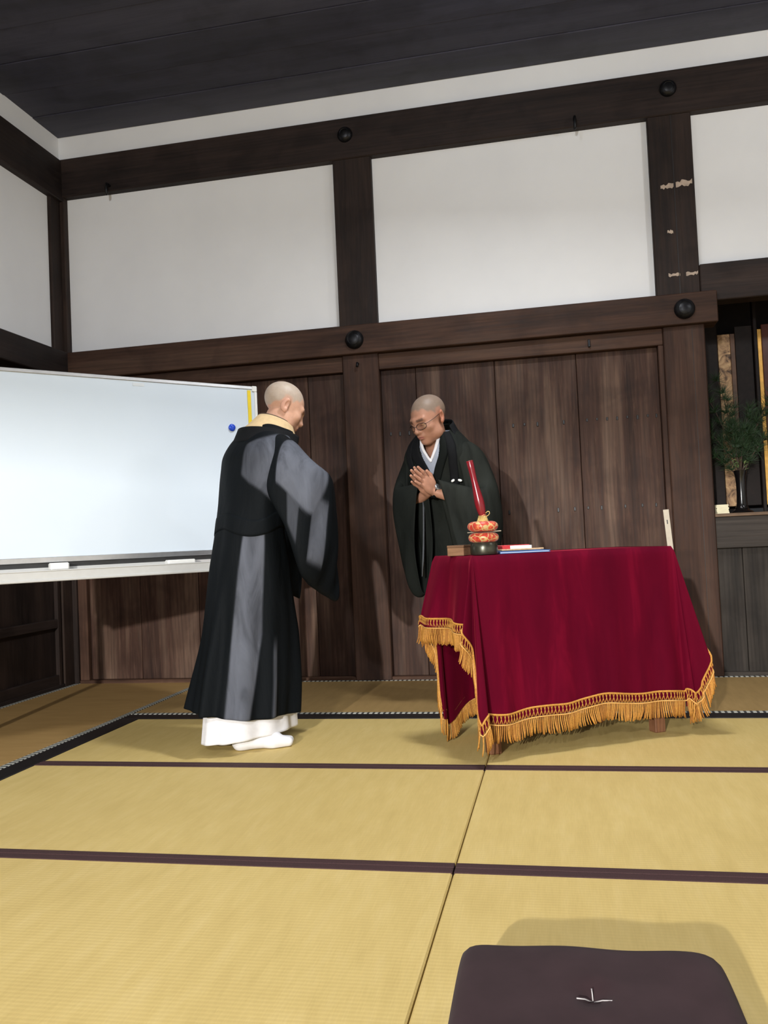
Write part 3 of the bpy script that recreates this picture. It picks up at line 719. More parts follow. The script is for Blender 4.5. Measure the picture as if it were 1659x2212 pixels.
boxo('door_leaf', (0.036, 0.006, 0.05), (0.42, 0.026, 1.20), plain('red_brown_lacquer', (0.07, 0.018, 0.010), 0.3, 0, 0.2), cab, 0.003)
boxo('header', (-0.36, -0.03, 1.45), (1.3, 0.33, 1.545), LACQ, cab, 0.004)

vx = (4.405, 0.225, 0.956)
vase = empty('flower_vase', vx); tag(vase, 'slim black glossy vase on the alcove sill', 'vase')
MB().lathe([(0.001, 0), (0.062, 0), (0.066, 0.006), (0.060, 0.013), (0.046, 0.020), (0.036, 0.032), (0.030, 0.060), (0.027, 0.12), (0.0275, 0.18), (0.031, 0.225), (0.037, 0.252), (0.039, 0.262), (0.036, 0.264), (0.026, 0.25), (0.024, 0.20), (0.001, 0.19)], 36).build('body', LACQ, vase, True, ang=60)
MB().lathe([(0.0385, 0.030), (0.0395, 0.034), (0.037, 0.038)], 30).build('ring', LACQ, vase, True)
fl = empty('pine_arrangement', (vx[0], vx[1], vx[2]+0.20)); tag(fl, 'sprays of green pine and small leaves standing in the black vase', 'plant')
rnd = random.Random(11)
def needles(m, base, d, n, ln):
    d = d.normalized()
    for k in range(n):
        a = Vector((rnd.gauss(0, 1), rnd.gauss(0, 1), rnd.gauss(0, 1))); a = (a.normalized()*0.85+d*0.75).normalized()
        s = a.cross(Vector((rnd.random(), rnd.random(), rnd.random()))).normalized()*0.0017
        e = base+a*ln*rnd.uniform(.7, 1.1); q = a.cross(s).normalized()*0.0008
        m.add([base-s, base+s, base+q, e], [(0, 1, 3), (1, 2, 3), (2, 0, 3)])
for bi, tip in enumerate([(-0.20, 0.01, 0.36), (-0.17, 0.03, 0.55), (-0.09, 0.02, 0.62), (-0.02, 0.05, 0.46), (0.07, 0.0, 0.42), (0.16, 0.02, 0.40), (0.20, -0.03, 0.30), (-0.19, 0.02, 0.19), (0.03, -0.04, 0.30), (0.22, 0.0, 0.52), (-0.05, -0.06, 0.33)]):
    t = Vector(tip); mid = Vector((t.x*0.35, t.y*0.35, t.z*0.62)); pts = [Vector((0.004*math.cos(bi), 0.004*math.sin(bi), 0.0))]
    for k in range(1, 9):
        f = k/8; pts.append(mid*2*f*(1-f)+t*f*f)
    MB().tube(pts, [0.004-0.0003*k for k in range(9)], 6).build('twig', TWIG, fl, True)
    m = MB()
    for k in range(3, 9):
        for q in range(2):
            p = pts[k]+Vector((rnd.uniform(-.022, .022), rnd.uniform(-.02, .02), rnd.uniform(-.02, .02)))
            needles(m, p, (pts[k]-pts[k-1])*1.0+Vector((0, 0, 0.02)), 32, 0.085)
    m.build('needle_spray', PINE, fl, False, 'stuff')
for k in range(22):
    a = rnd.uniform(0, 2*PI); r = rnd.uniform(0.005, 0.045); base = Vector((r*math.cos(a)-0.006, r*math.sin(a)-0.03, rnd.uniform(0.065, 0.125)))
    X = T(*base) @ RZ(a) @ RY(rnd.uniform(-1.0, 0.3)) @ RX(rnd.uniform(-.6, .6)); ln = rnd.uniform(0.022, 0.036); wd = ln*0.42
    prof = [(0, 0, 0), (0.3*ln, wd*.42, .002), (.6*ln, wd*.5, .004), (ln, 0, 0), (.6*ln, -wd*.5, .004), (.3*ln, -wd*.42, .002)]
    m = MB(); m.add([(X @ Vector(p))[:] for p in prof]+[(X @ Vector((p[0], p[1], p[2]-0.0012)))[:] for p in prof], [(0, 1, 2, 3), (0, 3, 4, 5), (9, 8, 7, 6), (11, 10, 9, 6)] + [(i, i+6, (i+1) % 6+6, (i+1) % 6) for i in range(6)])
    m.build('leaf', LEAF, fl)
pp = empty('paper_stack', (4.245, 0.055, 0.9575), 0.15); tag(pp, 'small stack of cream paper slips on the alcove sill by the post', 'papers')
for k in range(6):
    dx_ = rnd.uniform(-.003, .003); boxo('paper_slip', (-0.035+dx_, -0.05, 0.0088*k), (0.035+dx_, 0.05, 0.0088*k+0.0082), PAPER, pp)

# ------------------------------------------------------------------ people: implicit bodies -> one continuous mesh
class Field:
    def __init__(s, lo, hi, h):
        s.lo = np.array(lo, np.float32); s.h = h
        s.n = tuple(int(math.ceil((b-a)/h))+1 for a, b in zip(lo, hi))
        s.F = np.full(s.n, 0.05, np.float32)
    def region(s, c, rad):
        i0 = [max(0, int((c[k]-rad[k]-s.lo[k])/s.h)) for k in range(3)]
        i1 = [min(s.n[k], int((c[k]+rad[k]-s.lo[k])/s.h)+2) for k in range(3)]
        if any(b <= a for a, b in zip(i0, i1)): return None, None
        ax = [s.lo[k]+s.h*np.arange(i0[k], i1[k], dtype=np.float32) for k in range(3)]
        return tuple(slice(a, b) for a, b in zip(i0, i1)), (ax[0][:, None, None], ax[1][None, :, None], ax[2][None, None, :])
    def comb(s, sl, d, k, sub=False):
        a = s.F[sl]
        if sub:
            d = -d
            if k <= 0: s.F[sl] = np.maximum(a, d)
            else:
                h = np.maximum(k-np.abs(a-d), 0)/k; s.F[sl] = np.maximum(a, d)+h*h*k*0.25
        else:
            if k <= 0: s.F[sl] = np.minimum(a, d)
            else:
                h = np.maximum(k-np.abs(a-d), 0)/k; s.F[sl] = np.minimum(a, d)-h*h*k*0.25
    def ell(s, c, r, k=0.02, R=None, sub=False):
        m = max(r)+k+0.012
        rad = (m, m, m) if R is not None else tuple(q+k+0.012 for q in r)
        sl, P = s.region(c, rad)
        if sl is None: return
        x, y, z = P[0]-np.float32(c[0]), P[1]-np.float32(c[1]), P[2]-np.float32(c[2])
        if R is not None:   # columns of R are the local axes
            R = np.array(R, np.float32)
            x, y, z = (R[0, j]*x+R[1, j]*y+R[2, j]*z for j in range(3))
        q = np.sqrt((x/r[0])**2+(y/r[1])**2+(z/r[2])**2)
        g = np.sqrt((x/r[0]**2)**2+(y/r[1]**2)**2+(z/r[2]**2)**2)
        s.comb(sl, (q*(q-1)/np.maximum(g, 1e-5)).astype(np.float32), k, sub)
    def cap(s, a, b, ra, rb, k=0.02, sub=False):
        a = np.array(a, np.float32); b = np.array(b, np.float32)
        c = (a+b)/2; rad = np.abs(b-a)/2+max(ra, rb)+k+0.012
        sl, P = s.region(c, rad)
        if sl is None: return
        x, y, z = P[0]-a[0], P[1]-a[1], P[2]-a[2]; d = b-a; L = float(d@d)+1e-9
        t = np.clip((x*d[0]+y*d[1]+z*d[2])/L, 0, 1)
        q = np.sqrt((x-t*d[0])**2+(y-t*d[1])**2+(z-t*d[2])**2)-(ra+(rb-ra)*t)
        s.comb(sl, q.astype(np.float32), k, sub)
    def mesh(s):
        F = s.F; n = F.shape; ins = F < 0
        cnt = np.zeros((n[0]-1, n[1]-1, n[2]-1), np.int8)
        for dx in (0, 1):
            for dy in (0, 1):
                for dz in (0, 1): cnt += ins[dx:n[0]-1+dx, dy:n[1]-1+dy, dz:n[2]-1+dz]
        I = np.argwhere((cnt > 0) & (cnt < 8)); idx = np.full(cnt.shape, -1, np.int32); idx[tuple(I.T)] = np.arange(len(I))
        acc = np.zeros((len(I), 3)); num = np.zeros(len(I))
        cor = [(0, 0, 0), (1, 0, 0), (0, 1, 0), (1, 1, 0), (0, 0, 1), (1, 0, 1), (0, 1, 1), (1, 1, 1)]
        for a in range(8):
            for b in range(a+1, 8):
                if sum(abs(p-q) for p, q in zip(cor[a], cor[b])) != 1: continue
                A = I+cor[a]; B = I+cor[b]; fa = F[tuple(A.T)]; fb = F[tuple(B.T)]
                m = (fa < 0) != (fb < 0); t = np.where(m, fa/np.where(m, fa-fb, 1), 0)[:, None]
                acc += np.where(m[:, None], A+(B-A)*t, 0); num += m
        V = s.lo+s.h*(acc/num[:, None]); Q = []
        for ax in range(3):
            o = [(1, 2), (2, 0), (0, 1)][ax]
            A = [slice(1, -1)]*3; A[ax] = slice(0, -1); B = list(A); B[ax] = slice(1, None)
            a = ins[tuple(A)]; b = ins[tuple(B)]
            E = np.argwhere(a != b); fl = a[tuple(E.T)]
            E = E+[1 if k != ax else 0 for k in range(3)]
            u = np.zeros(3, int); u[o[0]] = 1; v = np.zeros(3, int); v[o[1]] = 1
            q = np.stack([idx[tuple((E-d).T)] for d in (u*0, u, u+v, v)], 1)
            q[~fl] = q[~fl][:, ::-1]; Q.append(q)
        return V, np.concatenate(Q)

def np_mesh(name, V, Q):
    me = bpy.data.meshes.new(name); nv, nf = len(V), len(Q)
    me.vertices.add(nv); me.vertices.foreach_set('co', np.asarray(V, np.float32).ravel())
    me.loops.add(nf*4); me.loops.foreach_set('vertex_index', np.asarray(Q, np.int32).ravel())
    me.polygons.add(nf); me.polygons.foreach_set('loop_start', np.arange(0, nf*4, 4, dtype=np.int32))
    me.polygons.foreach_set('loop_total', np.full(nf, 4, np.int32)); me.polygons.foreach_set('use_smooth', np.ones(nf, bool))
    me.update(calc_edges=True); me.validate(); return me

def head_sdf(f, C, R, s=1.0):
    R = np.array(R); C = np.array(C)
    L = lambda p: C+R@(np.array(p)*s)
    E = lambda c, r, k, RR=None, sub=False: f.ell(L(c), [q*s for q in r], k, R if RR is None else R@np.array(RR), sub)
    K = lambda a, b, ra, rb, k, sub=False: f.cap(L(a), L(b), ra*s, rb*s, k, sub)
    E((0, -0.012, 0.036), (0.076, 0.096, 0.082), 0.0)
    E((0, 0.030, -0.020), (0.068, 0.068, 0.085), 0.03)
    E((0, 0.042, -0.070), (0.050, 0.046, 0.044), 0.03)
    E((0, 0.070, -0.100), (0.026, 0.022, 0.018), 0.02)
    for x in (-1, 1):
        E((0.050*x, 0.020, -0.072), (0.020, 0.034, 0.028), 0.03)      # jaw angle
        E((0.046*x, 0.064, -0.030), (0.022, 0.020, 0.018), 0.025)     # cheekbone
        K((0.008*x, 0.092, 0.014), (0.044*x, 0.078, 0.016), 0.009, 0.009, 0.02)
        E((0.031*x, 0.099, -0.006), (0.017, 0.012, 0.011), 0.012, None, True)
        E((0.031*x, 0.079, -0.008), (0.0135, 0.0125, 0.0120), 0.004)
        E((0.012*x, 0.098, -0.043), (0.009, 0.010, 0.008), 0.008)
        tr_ = [[math.cos(.35*x), 0, 0], [0, 1, 0], [0, 0, 1]]
        rx = np.array(RX(-0.22).to_3x3()) @ np.array(RY(0.18*x).to_3x3())
        rz = np.array(RZ(-0.42*x).to_3x3()) @ rx
        E((0.080*x, -0.016, -0.006), (0.0085, 0.0195, 0.0330), 0.006, rz)
        E((0.079*x, -0.006, -0.030), (0.0075, 0.011, 0.013), 0.006, rz)
        E((0.0905*x, -0.008, -0.004), (0.0070, 0.0105, 0.0185), 0.004, rz, True)
    K((0, 0.090, 0.004), (0, 0.108, -0.036), 0.0085, 0.0115, 0.014)
    E((0, 0.108, -0.040), (0.0125, 0.011, 0.0095), 0.008)
    E((0, 0.090, -0.064), (0.024, 0.012, 0.014), 0.014)
    E((0, 0.0975, -0.0665), (0.0215, 0.0075, 0.0045), 0.005)
    E((0, 0.0945, -0.0765), (0.0185, 0.0080, 0.0055), 0.005)
    E((0, 0.106, -0.0712), (0.019, 0.0085, 0.0016), 0.002, None, True)

def hand_sdf(f, W, d, w, nx, side, curl=0.0):
    # W wrist, d towards the fingertips, w across towards the index finger, nx away from the palm times side
    W, d, w, nx = map(np.array, (W, d, w, nx)); o = nx*side
    L = lambda a, b, c: W+d*a+w*b+o*c
    R = np.stack([nx, d, w], 1)
    f.ell(L(0.050, 0.0, 0.017), (0.0145, 0.052, 0.040), 0.01, R)
    f.ell(L(0.030, 0.018, 0.018), (0.016, 0.032, 0.018), 0.012, R)
    f.ell(L(0.028, -0.022, 0.017), (0.014, 0.034, 0.016), 0.012, R)
    for b0, ln, rr, sp in ((0.031, 0.072, 0.0088, 0.10), (0.0105, 0.082, 0.0092, 0.02), (-0.0105, 0.075, 0.0088, -0.05), (-0.0305, 0.058, 0.0078, -0.14)):
        p = L(0.088-0.10*abs(b0-0.008), b0, 0.0135); dd = d+w*sp; dd = dd/np.linalg.norm(dd)
        q = p+dd*ln*0.48+o*0.0035; e = p+dd*ln-o*0.0015
        f.cap(p-dd*0.02, q, rr*1.06, rr, 0.0035); f.cap(q, e, rr, rr*0.80, 0.003)
    a, b, c = L(0.022, 0.030, 0.018), L(0.058, 0.056, 0.015), L(0.088, 0.060, 0.012)
    f.cap(a, b, 0.0145, 0.0112, 0.008); f.cap(b, c, 0.0112, 0.0088, 0.004)

def body(name, P):
    h = 0.0036
    f = Field(P['lo'], P['hi'], h)
    hp = P['hips']; cp = P['chest']; nk = P['neck']
    f.ell((hp[0], hp[1], hp[2]), (0.140, 0.092, 0.13), 0.0)
    mid = [(hp[k]+cp[k])/2 for k in range(3)]
    f.ell(mid, (0.135, 0.088, 0.17), 0.06)
    f.ell(cp, (0.160, 0.098, 0.165), 0.06)
    sh = P['shoulders']; f.cap(sh[0], sh[1], 0.05, 0.05, 0.05)
    f.cap((nk[0], nk[1], nk[2]), P['skull'], 0.064, 0.058, 0.03)
    for s in (0, 1):
        f.cap(sh[s], P['elbow'][s], 0.044, 0.034, 0.03); f.cap(P['elbow'][s], P['wrist'][s], 0.034, 0.0255, 0.012)
        hj = (hp[0]+(-0.068, 0.068)[s], hp[1], hp[2]-0.05); kn = P['knee'][s]; an = P['ankle'][s]
        f.cap(hj, kn, 0.064, 0.050, 0.04); f.cap(kn, an, 0.048, 0.032, 0.02)
        td = np.array(P['toe'][s]); f.cap((an[0], an[1], 0.035), (an[0]-td[0]*0.042, an[1]-td[1]*0.042, 0.032), 0.027, 0.022, 0.02)
        f.cap((an[0], an[1], 0.036), (an[0]+td[0]*0.145, an[1]+td[1]*0.145, 0.022), 0.025, 0.015, 0.02)
    d = np.array(P['gd'], float); d /= np.linalg.norm(d); w_ = np.array((0, 0, 1.0)); w_ = w_-d*(w_@d); w_ /= np.linalg.norm(w_); nx = np.cross(d, w_)
    G = np.array(P['gw'])
    hand_sdf(f, G, d, w_, nx, 1); hand_sdf(f, G, d, w_, nx, -1)
    head_sdf(f, P['head'], P['headR'], P.get('hs', 1.0))
    V, Q = f.mesh(); me = np_mesh(name, V, Q)
    # colour by anatomy (own colours of skin, stubble, lips, brows)
    hl = (V-np.array(P['head'])) @ np.array(P['headR'])/P.get('hs', 1.0)
    x, y, z = np.abs(hl[:, 0]), hl[:, 1], hl[:, 2]
    ss = lambda a, b, t: np.clip((t-a)/(b-a), 0, 1)**2*(3-2*np.clip((t-a)/(b-a), 0, 1))
    col = np.tile(np.array(P['skin']), (len(V), 1)); head = ss(-0.17, -0.15, z)*ss(-.3, -.2, y)
    wob = 0.004*np.sin(x*170)+0.003*np.sin(y*210+1)
    line = np.where(y > 0.02, 0.030+0.62*np.clip(y-0.02, 0, .06)+0*z, np.where(y > -0.03, 0.022, 0.022-1.1*np.clip(-0.03-y, 0, .075)))+wob
    hair = ss(-0.008, 0.010, z-line)*head*(1-ss(0.0735, 0.0775, x)*ss(0.05, 0.03, z))
    mixc = lambda c, t, cc: c*(1-t[:, None])+np.array(cc)*t[:, None]
    col = mixc(col, hair*0.92, P['stubble'])
    brow = ss(0.010, 0.018, x)*ss(0.056, 0.046, x)*ss(0.0065, 0.010, z-0.12*0.0)*ss(0.0225, 0.019, z-0.05*(x-0.02))*ss(0.06, 0.07, y)
    col = mixc(col, brow*0.75, P['brow'])
    lid = ss(0.014, 0.018, x)*ss(0.047, 0.043, x)*np.exp(-((z+0.0135-0.10*(x-0.03)**2*10)/0.0016)**2)*ss(0.06, 0.07, y)
    col = mixc(col, lid*0.85, (0.03, 0.015, 0.012))
    lip = ss(0.023, 0.019, x)*np.exp(-((z+0.0715)/0.0085)**4)*ss(0.080, 0.086, y)
    col = mixc(col, lip*0.55, (0.42, 0.14, 0.12)); seam = ss(0.023, 0.02, x)*np.exp(-((z+0.0712)/0.0016)**2)*ss(0.08, 0.086, y)
    col = mixc(col, seam*0.7, (0.14, 0.045, 0.04))
    ear = ss(0.072, 0.080, x)*head*ss(-0.06, -0.05, z)*ss(0.05, 0.04, z); col = mixc(col, ear*0.5, P['ear'])
    at = me.color_attributes.new('skin_col', 'FLOAT_COLOR', 'POINT')
    at.data.foreach_set('color', np.concatenate([col, np.ones((len(V), 1))], 1).astype(np.float32).ravel())
    return me

# ---- cloth: robe as a ring surface that can be sampled, sleeves as lofts, bands as ribbons
class Robe:
    def __init__(s, keys, n=2.3, folds=(), tilt_keys=((0, 0), (1, 0)), off=0.0):
        k = np.array(keys, float); zz = np.linspace(k[0, 0], k[-1, 0], 400)
        s.z = zz; s.c = []
        for j in range(1, 5):
            v = np.interp(zz, k[:, 0], k[:, j]); ker = np.hanning(27); ker /= ker.sum()
            vp = np.pad(v, 13, mode='edge'); sm = np.convolve(vp, ker, 'valid'); 
            ww = np.clip(np.minimum(zz-zz[0], zz[-1]-zz)/0.05, 0, 1); s.c.append(v*(1-ww)+sm*ww)
        s.n = n; s.folds = folds; s.tk = tilt_keys; s.off = off
    def pt(s, th, z, off=0.0):
        th = np.asarray(th, float); z = np.asarray(z, float)
        cx, cy, a, b = (np.interp(z, s.z, q) for q in s.c)
        ct, st_ = np.cos(th), np.sin(th); r = (np.abs(ct)**s.n+np.abs(st_)**s.n)**(-1/s.n)
        fo = sum(A*np.clip((z0-z)/(z0-z1), 0, 1)**p*np.sin(kf*th+ph+tw*(z-z1)) for A, kf, ph, tw, z0, z1, p in s.folds) if s.folds else 0
        o = off+s.off+fo
        x = (a+o)*r*ct; y = (b+o)*r*st_
        tl = np.interp(z, [q[0] for q in s.tk], [q[1] for q in s.tk])
        return np.stack([cx+x, cy+y, z-tl*y], -1)
    def mesh(s, name, nth, zs, mask=None, cut=None, hem=None):
        th = np.linspace(0, 2*PI, nth, endpoint=False); TH, ZZ = np.meshgrid(th, zs)
        Zq = ZZ.copy()
        if hem is not None:
            wt_ = np.clip(1-(ZZ-zs[0])/0.25, 0, 1); Zq = ZZ+hem(TH)*wt_
        V = s.pt(TH, ZZ); V[..., 2] += (Zq-ZZ)
        nr = len(zs); Q = []
        for i in range(nr-1):
            for j in range(nth):
                k = (j+1) % nth
                if cut is not None and cut(TH[i, j]+PI/nth, (zs[i]+zs[i+1])/2): continue
                Q.append((i*nth+j, i*nth+k, (i+1)*nth+k, (i+1)*nth+j))
        me = np_mesh(name, V.reshape(-1, 3), np.array(Q))
        m = np.zeros(V.shape[:2]) if mask is None else mask(TH, ZZ)
        at = me.attributes.new('gauze', 'FLOAT', 'POINT'); at.data.foreach_set('value', m.astype(np.float32).ravel())
        return me
def wrap(t): return (t+PI) % (2*PI)-PI
def sst(a, b, t): q = np.clip((t-a)/(b-a), 0, 1); return q*q*(3-2*q)
def cloth_obj(name, me, mat, parent, thick=0.003):
    o = link_mesh(name, me, mat, parent); m = o.modifiers.new('thick', 'SOLIDIFY'); m.thickness = thick; m.offset = -1; return o

def ribbon(robe, path, widths, off=0.006, n=60, m=7):
    """path: (theta, z) centre line in radians / metres on the robe, widths along it; returns MB with a padded closed band"""
    P = np.array(path, float); t = np.linspace(0, 1, len(P)); tt = np.linspace(0, 1, n)
    th = np.interp(tt, t, P[:, 0]); z = np.interp(tt, t, P[:, 1]); wd = np.interp(tt, np.linspace(0, 1, len(widths)), widths)
    for q in range(4):
        th[1:-1] = (th[:-2]+2*th[1:-1]+th[2:])/4; z[1:-1] = (z[:-2]+2*z[1:-1]+z[2:])/4
    C = robe.pt(th, z); D = np.gradient(C, axis=0); D /= np.linalg.norm(D, axis=1)[:, None]
    e = 0.01; Ut = robe.pt(th+e, z)-robe.pt(th-e, z); Uz = robe.pt(th, z+e)-robe.pt(th, z-e)
    N = np.cross(Ut, Uz); N /= np.linalg.norm(N, axis=1)[:, None]; S = np.cross(N, D)
    rings = []
    lt, lz = np.linalg.norm(Ut, axis=1)/(2*e), np.linalg.norm(Uz, axis=1)/(2*e)
    ut = Ut/np.linalg.norm(Ut, axis=1)[:, None]; uz = Uz/np.linalg.norm(Uz, axis=1)[:, None]
    for i in range(n):
        top = []; bot = []
        for j in range(m):
            f = -0.5+j/(m-1); v = S[i]*wd[i]*f
            q = robe.pt(th[i]+(v@ut[i])/lt[i], z[i]+(v@uz[i])/lz[i])
            top.append(tuple(q+N[i]*(off*(1-0.35*(2*f)**4)))); bot.append(tuple(q-N[i]*0.001))
        rings.append(top+bot[::-1])
    return MB().loft(rings)

def sleeve(rows, n=40, m=36, noise=0.006, seed=1, closed_end=True, pw=2.6):
    """rows: (top, bottom, half-thickness vector) from armhole to cuff"""
    R_ = np.array([list(a)+list(b)+list(c) for a, b, c in rows], float); t = np.linspace(0, 1, len(R_)); tt = np.linspace(0, 1, m)
    Q = np.stack([np.interp(tt, t, R_[:, j]) for j in range(9)], 1)
    for q in range(max(6, int(6*(m/50)**2))): Q[1:-1] = (Q[:-2]+2*Q[1:-1]+Q[2:])/4
    rnd_ = np.random.RandomState(seed); ph = rnd_.uniform(0, 6.3, 8)
    V = np.zeros((m, n, 3)); U = np.zeros((m, n)); 
    for i in range(m):
        T_, B_, D = Q[i, :3], Q[i, 3:6], Q[i, 6:9]
        for j in range(n):
            a = 2*PI*j/n; c, s_ = math.cos(a), math.sin(a); r = (abs(c)**pw+abs(s_)**pw)**(-1/pw)
            f = tt[i]; vv = 0.5-0.5*r*c      # 0 top, 1 bottom
            A = noise*(0.35+vv)*(math.sin(7*vv+9*f+ph[0])+0.8*math.sin(17*f-5*vv+ph[1])+0.6*math.sin(27*f+4*vv+ph[2]))
            dn = D/np.linalg.norm(D)
            V[i, j] = (T_+B_)/2+(T_-B_)/2*r*c+D*r*s_+dn*A*(1 if s_ > 0 else -1)*abs(s_)
            U[i, j] = vv
    return V, U, tt
def sleeve_mesh(name, V, gz):
    m, n = V.shape[:2]; Q = [(i*n+j, i*n+(j+1) % n, (i+1)*n+(j+1) % n, (i+1)*n+j) for i in range(m-1) for j in range(n)]
    me = np_mesh(name, V.reshape(-1, 3), np.array(Q)); at = me.attributes.new('gauze', 'FLOAT', 'POINT'); at.data.foreach_set('value', gz.astype(np.float32).ravel()); return me

def rot3(*ms):
    q = Matrix.Identity(3)
    for m in ms: q = q @ m.to_3x3()
    return np.array(q)

# ================= person 1: near the whiteboard, seen from behind
A1 = math.radians(-36.87)
HR1 = rot3(RZ(math.radians(-17)), RX(math.radians(-26)))
p1 = dict(lo=(-0.36, -0.26, -0.01), hi=(0.36, 0.60, 1.68), hips=(0, 0.04, 0.90), chest=(0, 0.095, 1.22), neck=(0.005, 0.175, 1.37), skull=(0.015, 0.225, 1.49),
          shoulders=((-0.145, 0.12, 1.30), (0.145, 0.12, 1.30)), elbow=((-0.20, 0.17, 1.06), (0.225, 0.18, 1.06)), wrist=((-0.02, 0.335, 0.99), (0.02, 0.335, 0.99)),
          knee=((-0.07, 0.02, 0.48), (0.075, 0.02, 0.48)), ankle=((-0.075, -0.03, 0.08), (0.092, -0.035, 0.08)), toe=((-0.05, 0.998, 0), (0.50, 0.866, 0)),
          gd=(0, 0.55, 0.83), gw=(0, 0.345, 1.00), head=(0.02, 0.253, 1.537), headR=HR1, hs=1.0,
          skin=(0.56, 0.32, 0.22), stubble=(0.42, 0.35, 0.285), brow=(0.16, 0.10, 0.075), ear=(0.58, 0.30, 0.22))
per1 = link_mesh('person', body('person', p1), SKIN); per1.location = (1.88, -1.68, 0.0); per1.rotation_euler = (0, 0, A1)
tag(per1, 'person with shaved head in sheer black robe bowing, back to us, beside the whiteboard', 'person')
robe1 = Robe([(0.175, 0, -0.015, .185, .250), (.3, 0, .01, .175, .245), (.5, 0, .04, .16, .225), (.8, 0, .05, .165, .175), (.95, 0, .05, .168, .138), (1.08, 0, .06, .176, .120), (1.2, 0, .078, .188, .122),
              (1.30, 0, .097, .196, .124), (1.35, 0, .125, .180, .120), (1.385, 0, .158, .156, .116), (1.42, 0, .185, .120, .11), (1.435, 0, .192, .10, .10)],
             2.25, [(0.012, 9, 0.4, 1.2, 1.0, 0.13, 1.0), (0.008, 15, 1.1, 2.0, 0.85, 0.13, 1.2), (0.004, 6, 2.0, 9.0, 1.42, 0.9, 0.3)], ((0, 0), (1.25, 0), (1.36, .12), (1.435, .25)))
def mask1(th, z):
    d = np.degrees(wrap(th))
    c = np.interp(z, [0.15, 0.5, 0.95], [-32, -29, -30]); hw = np.interp(z, [0.1, 0.5, 0.9, 1.0], [11, 18, 18, 17])
    skirt = sst(1.8, -1.8, np.abs(d-c)-hw)*sst(0.955, 0.935, z+0.0004*np.abs(d-c))*sst(0.14, 0.16, z)
    sliver = sst(1, -1, np.abs(d-6)-3.0)*sst(0.50, 0.40, z)*sst(0.16, 0.18, z)
    low = np.interp(d, [-70, -50, 0, 20, 40], [1.22, 1.17, 1.085, 1.075, 1.075])
    back = sst(-68, -62, d)*sst(38, 33, d)*sst(low-0.01, low+0.01, z)*sst(np.interp(d, [-70, -50, -20, 40], [1.335, 1.36, 1.385, 1.41]), np.interp(d, [-70, -50, -20, 40], [1.325, 1.345, 1.37, 1.395]), z)
    dim = 0.55+0.45*sst(-50, -20, d)
    return np.clip(skirt+0.6*sliver+back*dim, 0, 1)
hem1 = lambda th: 0.0 + (-0.012-0.030*np.cos(wrap(th)-math.radians(40))) + 0.004*np.sin(5*th)
zs1 = np.concatenate([np.linspace(0.175, 1.25, 150), np.linspace(1.257, 1.435, 40)])
cloth_obj('robe', robe1.mesh('robe', 260, zs1, mask1, None, hem1), GAUZE, per1)['label'] = 'sheer black over-robe with paler grey panels'
# sash folds at the waist
ribbon(robe1, [(math.radians(a), 0.985+0.02*math.sin(a*0.05)) for a in range(-180, 181, 10)], [0.075], 0.003, 120).build('sash', GAUZE, per1, True)
# white under-robe below the hem
und1 = Robe([(0.034, 0, 0.01, .155, .225), (.2, 0, .02, .145, .215), (.5, 0, .03, .125, .18)], 2.2, [(0.006, 7, 0.3, 1.0, 0.5, 0.02, 1.0), (0.004, 13, 1.3, 1.0, 0.5, 0.02, 1.0)])
cloth_obj('under_robe', und1.mesh('under_robe', 160, np.linspace(0.034, 0.5, 50), None, None, lambda th: 0.012+0.016*np.cos(wrap(th)-math.radians(35))), WHITEC, per1, 0.002)
# right and left sleeves
SR1 = [((.150, .13, 1.385), (.180, .10, 1.09), (.02, .075, 0)), ((.210, .165, 1.345), (.220, .12, .96), (-.030, .078, 0)), ((.268, .225, 1.255), (.235, .155, .75), (-.062, .050, 0)),
       ((.272, .290, 1.205), (.232, .220, .695), (-.056, -.008, 0)), ((.205, .355, 1.19), (.212, .300, .655), (-.042, -.032, 0)), ((.09, .400, 1.20), (.200, .372, .618), (-.026, -.026, 0))]
V_, U_, t_ = sleeve(SR1, 120, 110, 0.0055, 3)
aa = np.linspace(0, 2*PI, 120, endpoint=False)
TT = np.repeat(t_[:, None], 120, 1)
outer = np.sin(aa)[None, :]*np.ones_like(TT)
g1 = sst(0.145, 0.155, TT)*sst(0.62, 0.58, TT+0.30*U_)*sst(0.50, 0.44, U_+0.25*(TT-0.35))
g1 = np.maximum(g1, 0.75*sst(0.44, 0.455, TT)*sst(0.60, 0.585, TT)*sst(0.88, 0.80, U_)*sst(0.25, 0.32, U_))
g1 = np.maximum(g1, 0.50*sst(0.24, 0.255, TT)*sst(0.35, 0.335, TT)*sst(0.86, 0.78, U_)*sst(0.30, 0.36, U_))
cloth_obj('sleeve', sleeve_mesh('sleeve', V_, g1), GAUZE, per1, 0.0025)
mir = lambda rows: [((-a[0],)+tuple(a[1:]), (-b[0],)+tuple(b[1:]), (-c[0],)+tuple(c[1:])) for a, b, c in rows]
SL1 = [((a[0]*.82, a[1]+.03, a[2]), (b[0]*.74, b[1]+.05, b[2]), (c[0]*.8, c[1], c[2])) for a, b, c in SR1]
V_, U_, t_ = sleeve(mir(SL1), 48, 44, 0.005, 4); V_ = V_[:, ::-1]
cloth_obj('sleeve', sleeve_mesh('sleeve', V_, U_*0), GAUZE, per1, 0.0025)
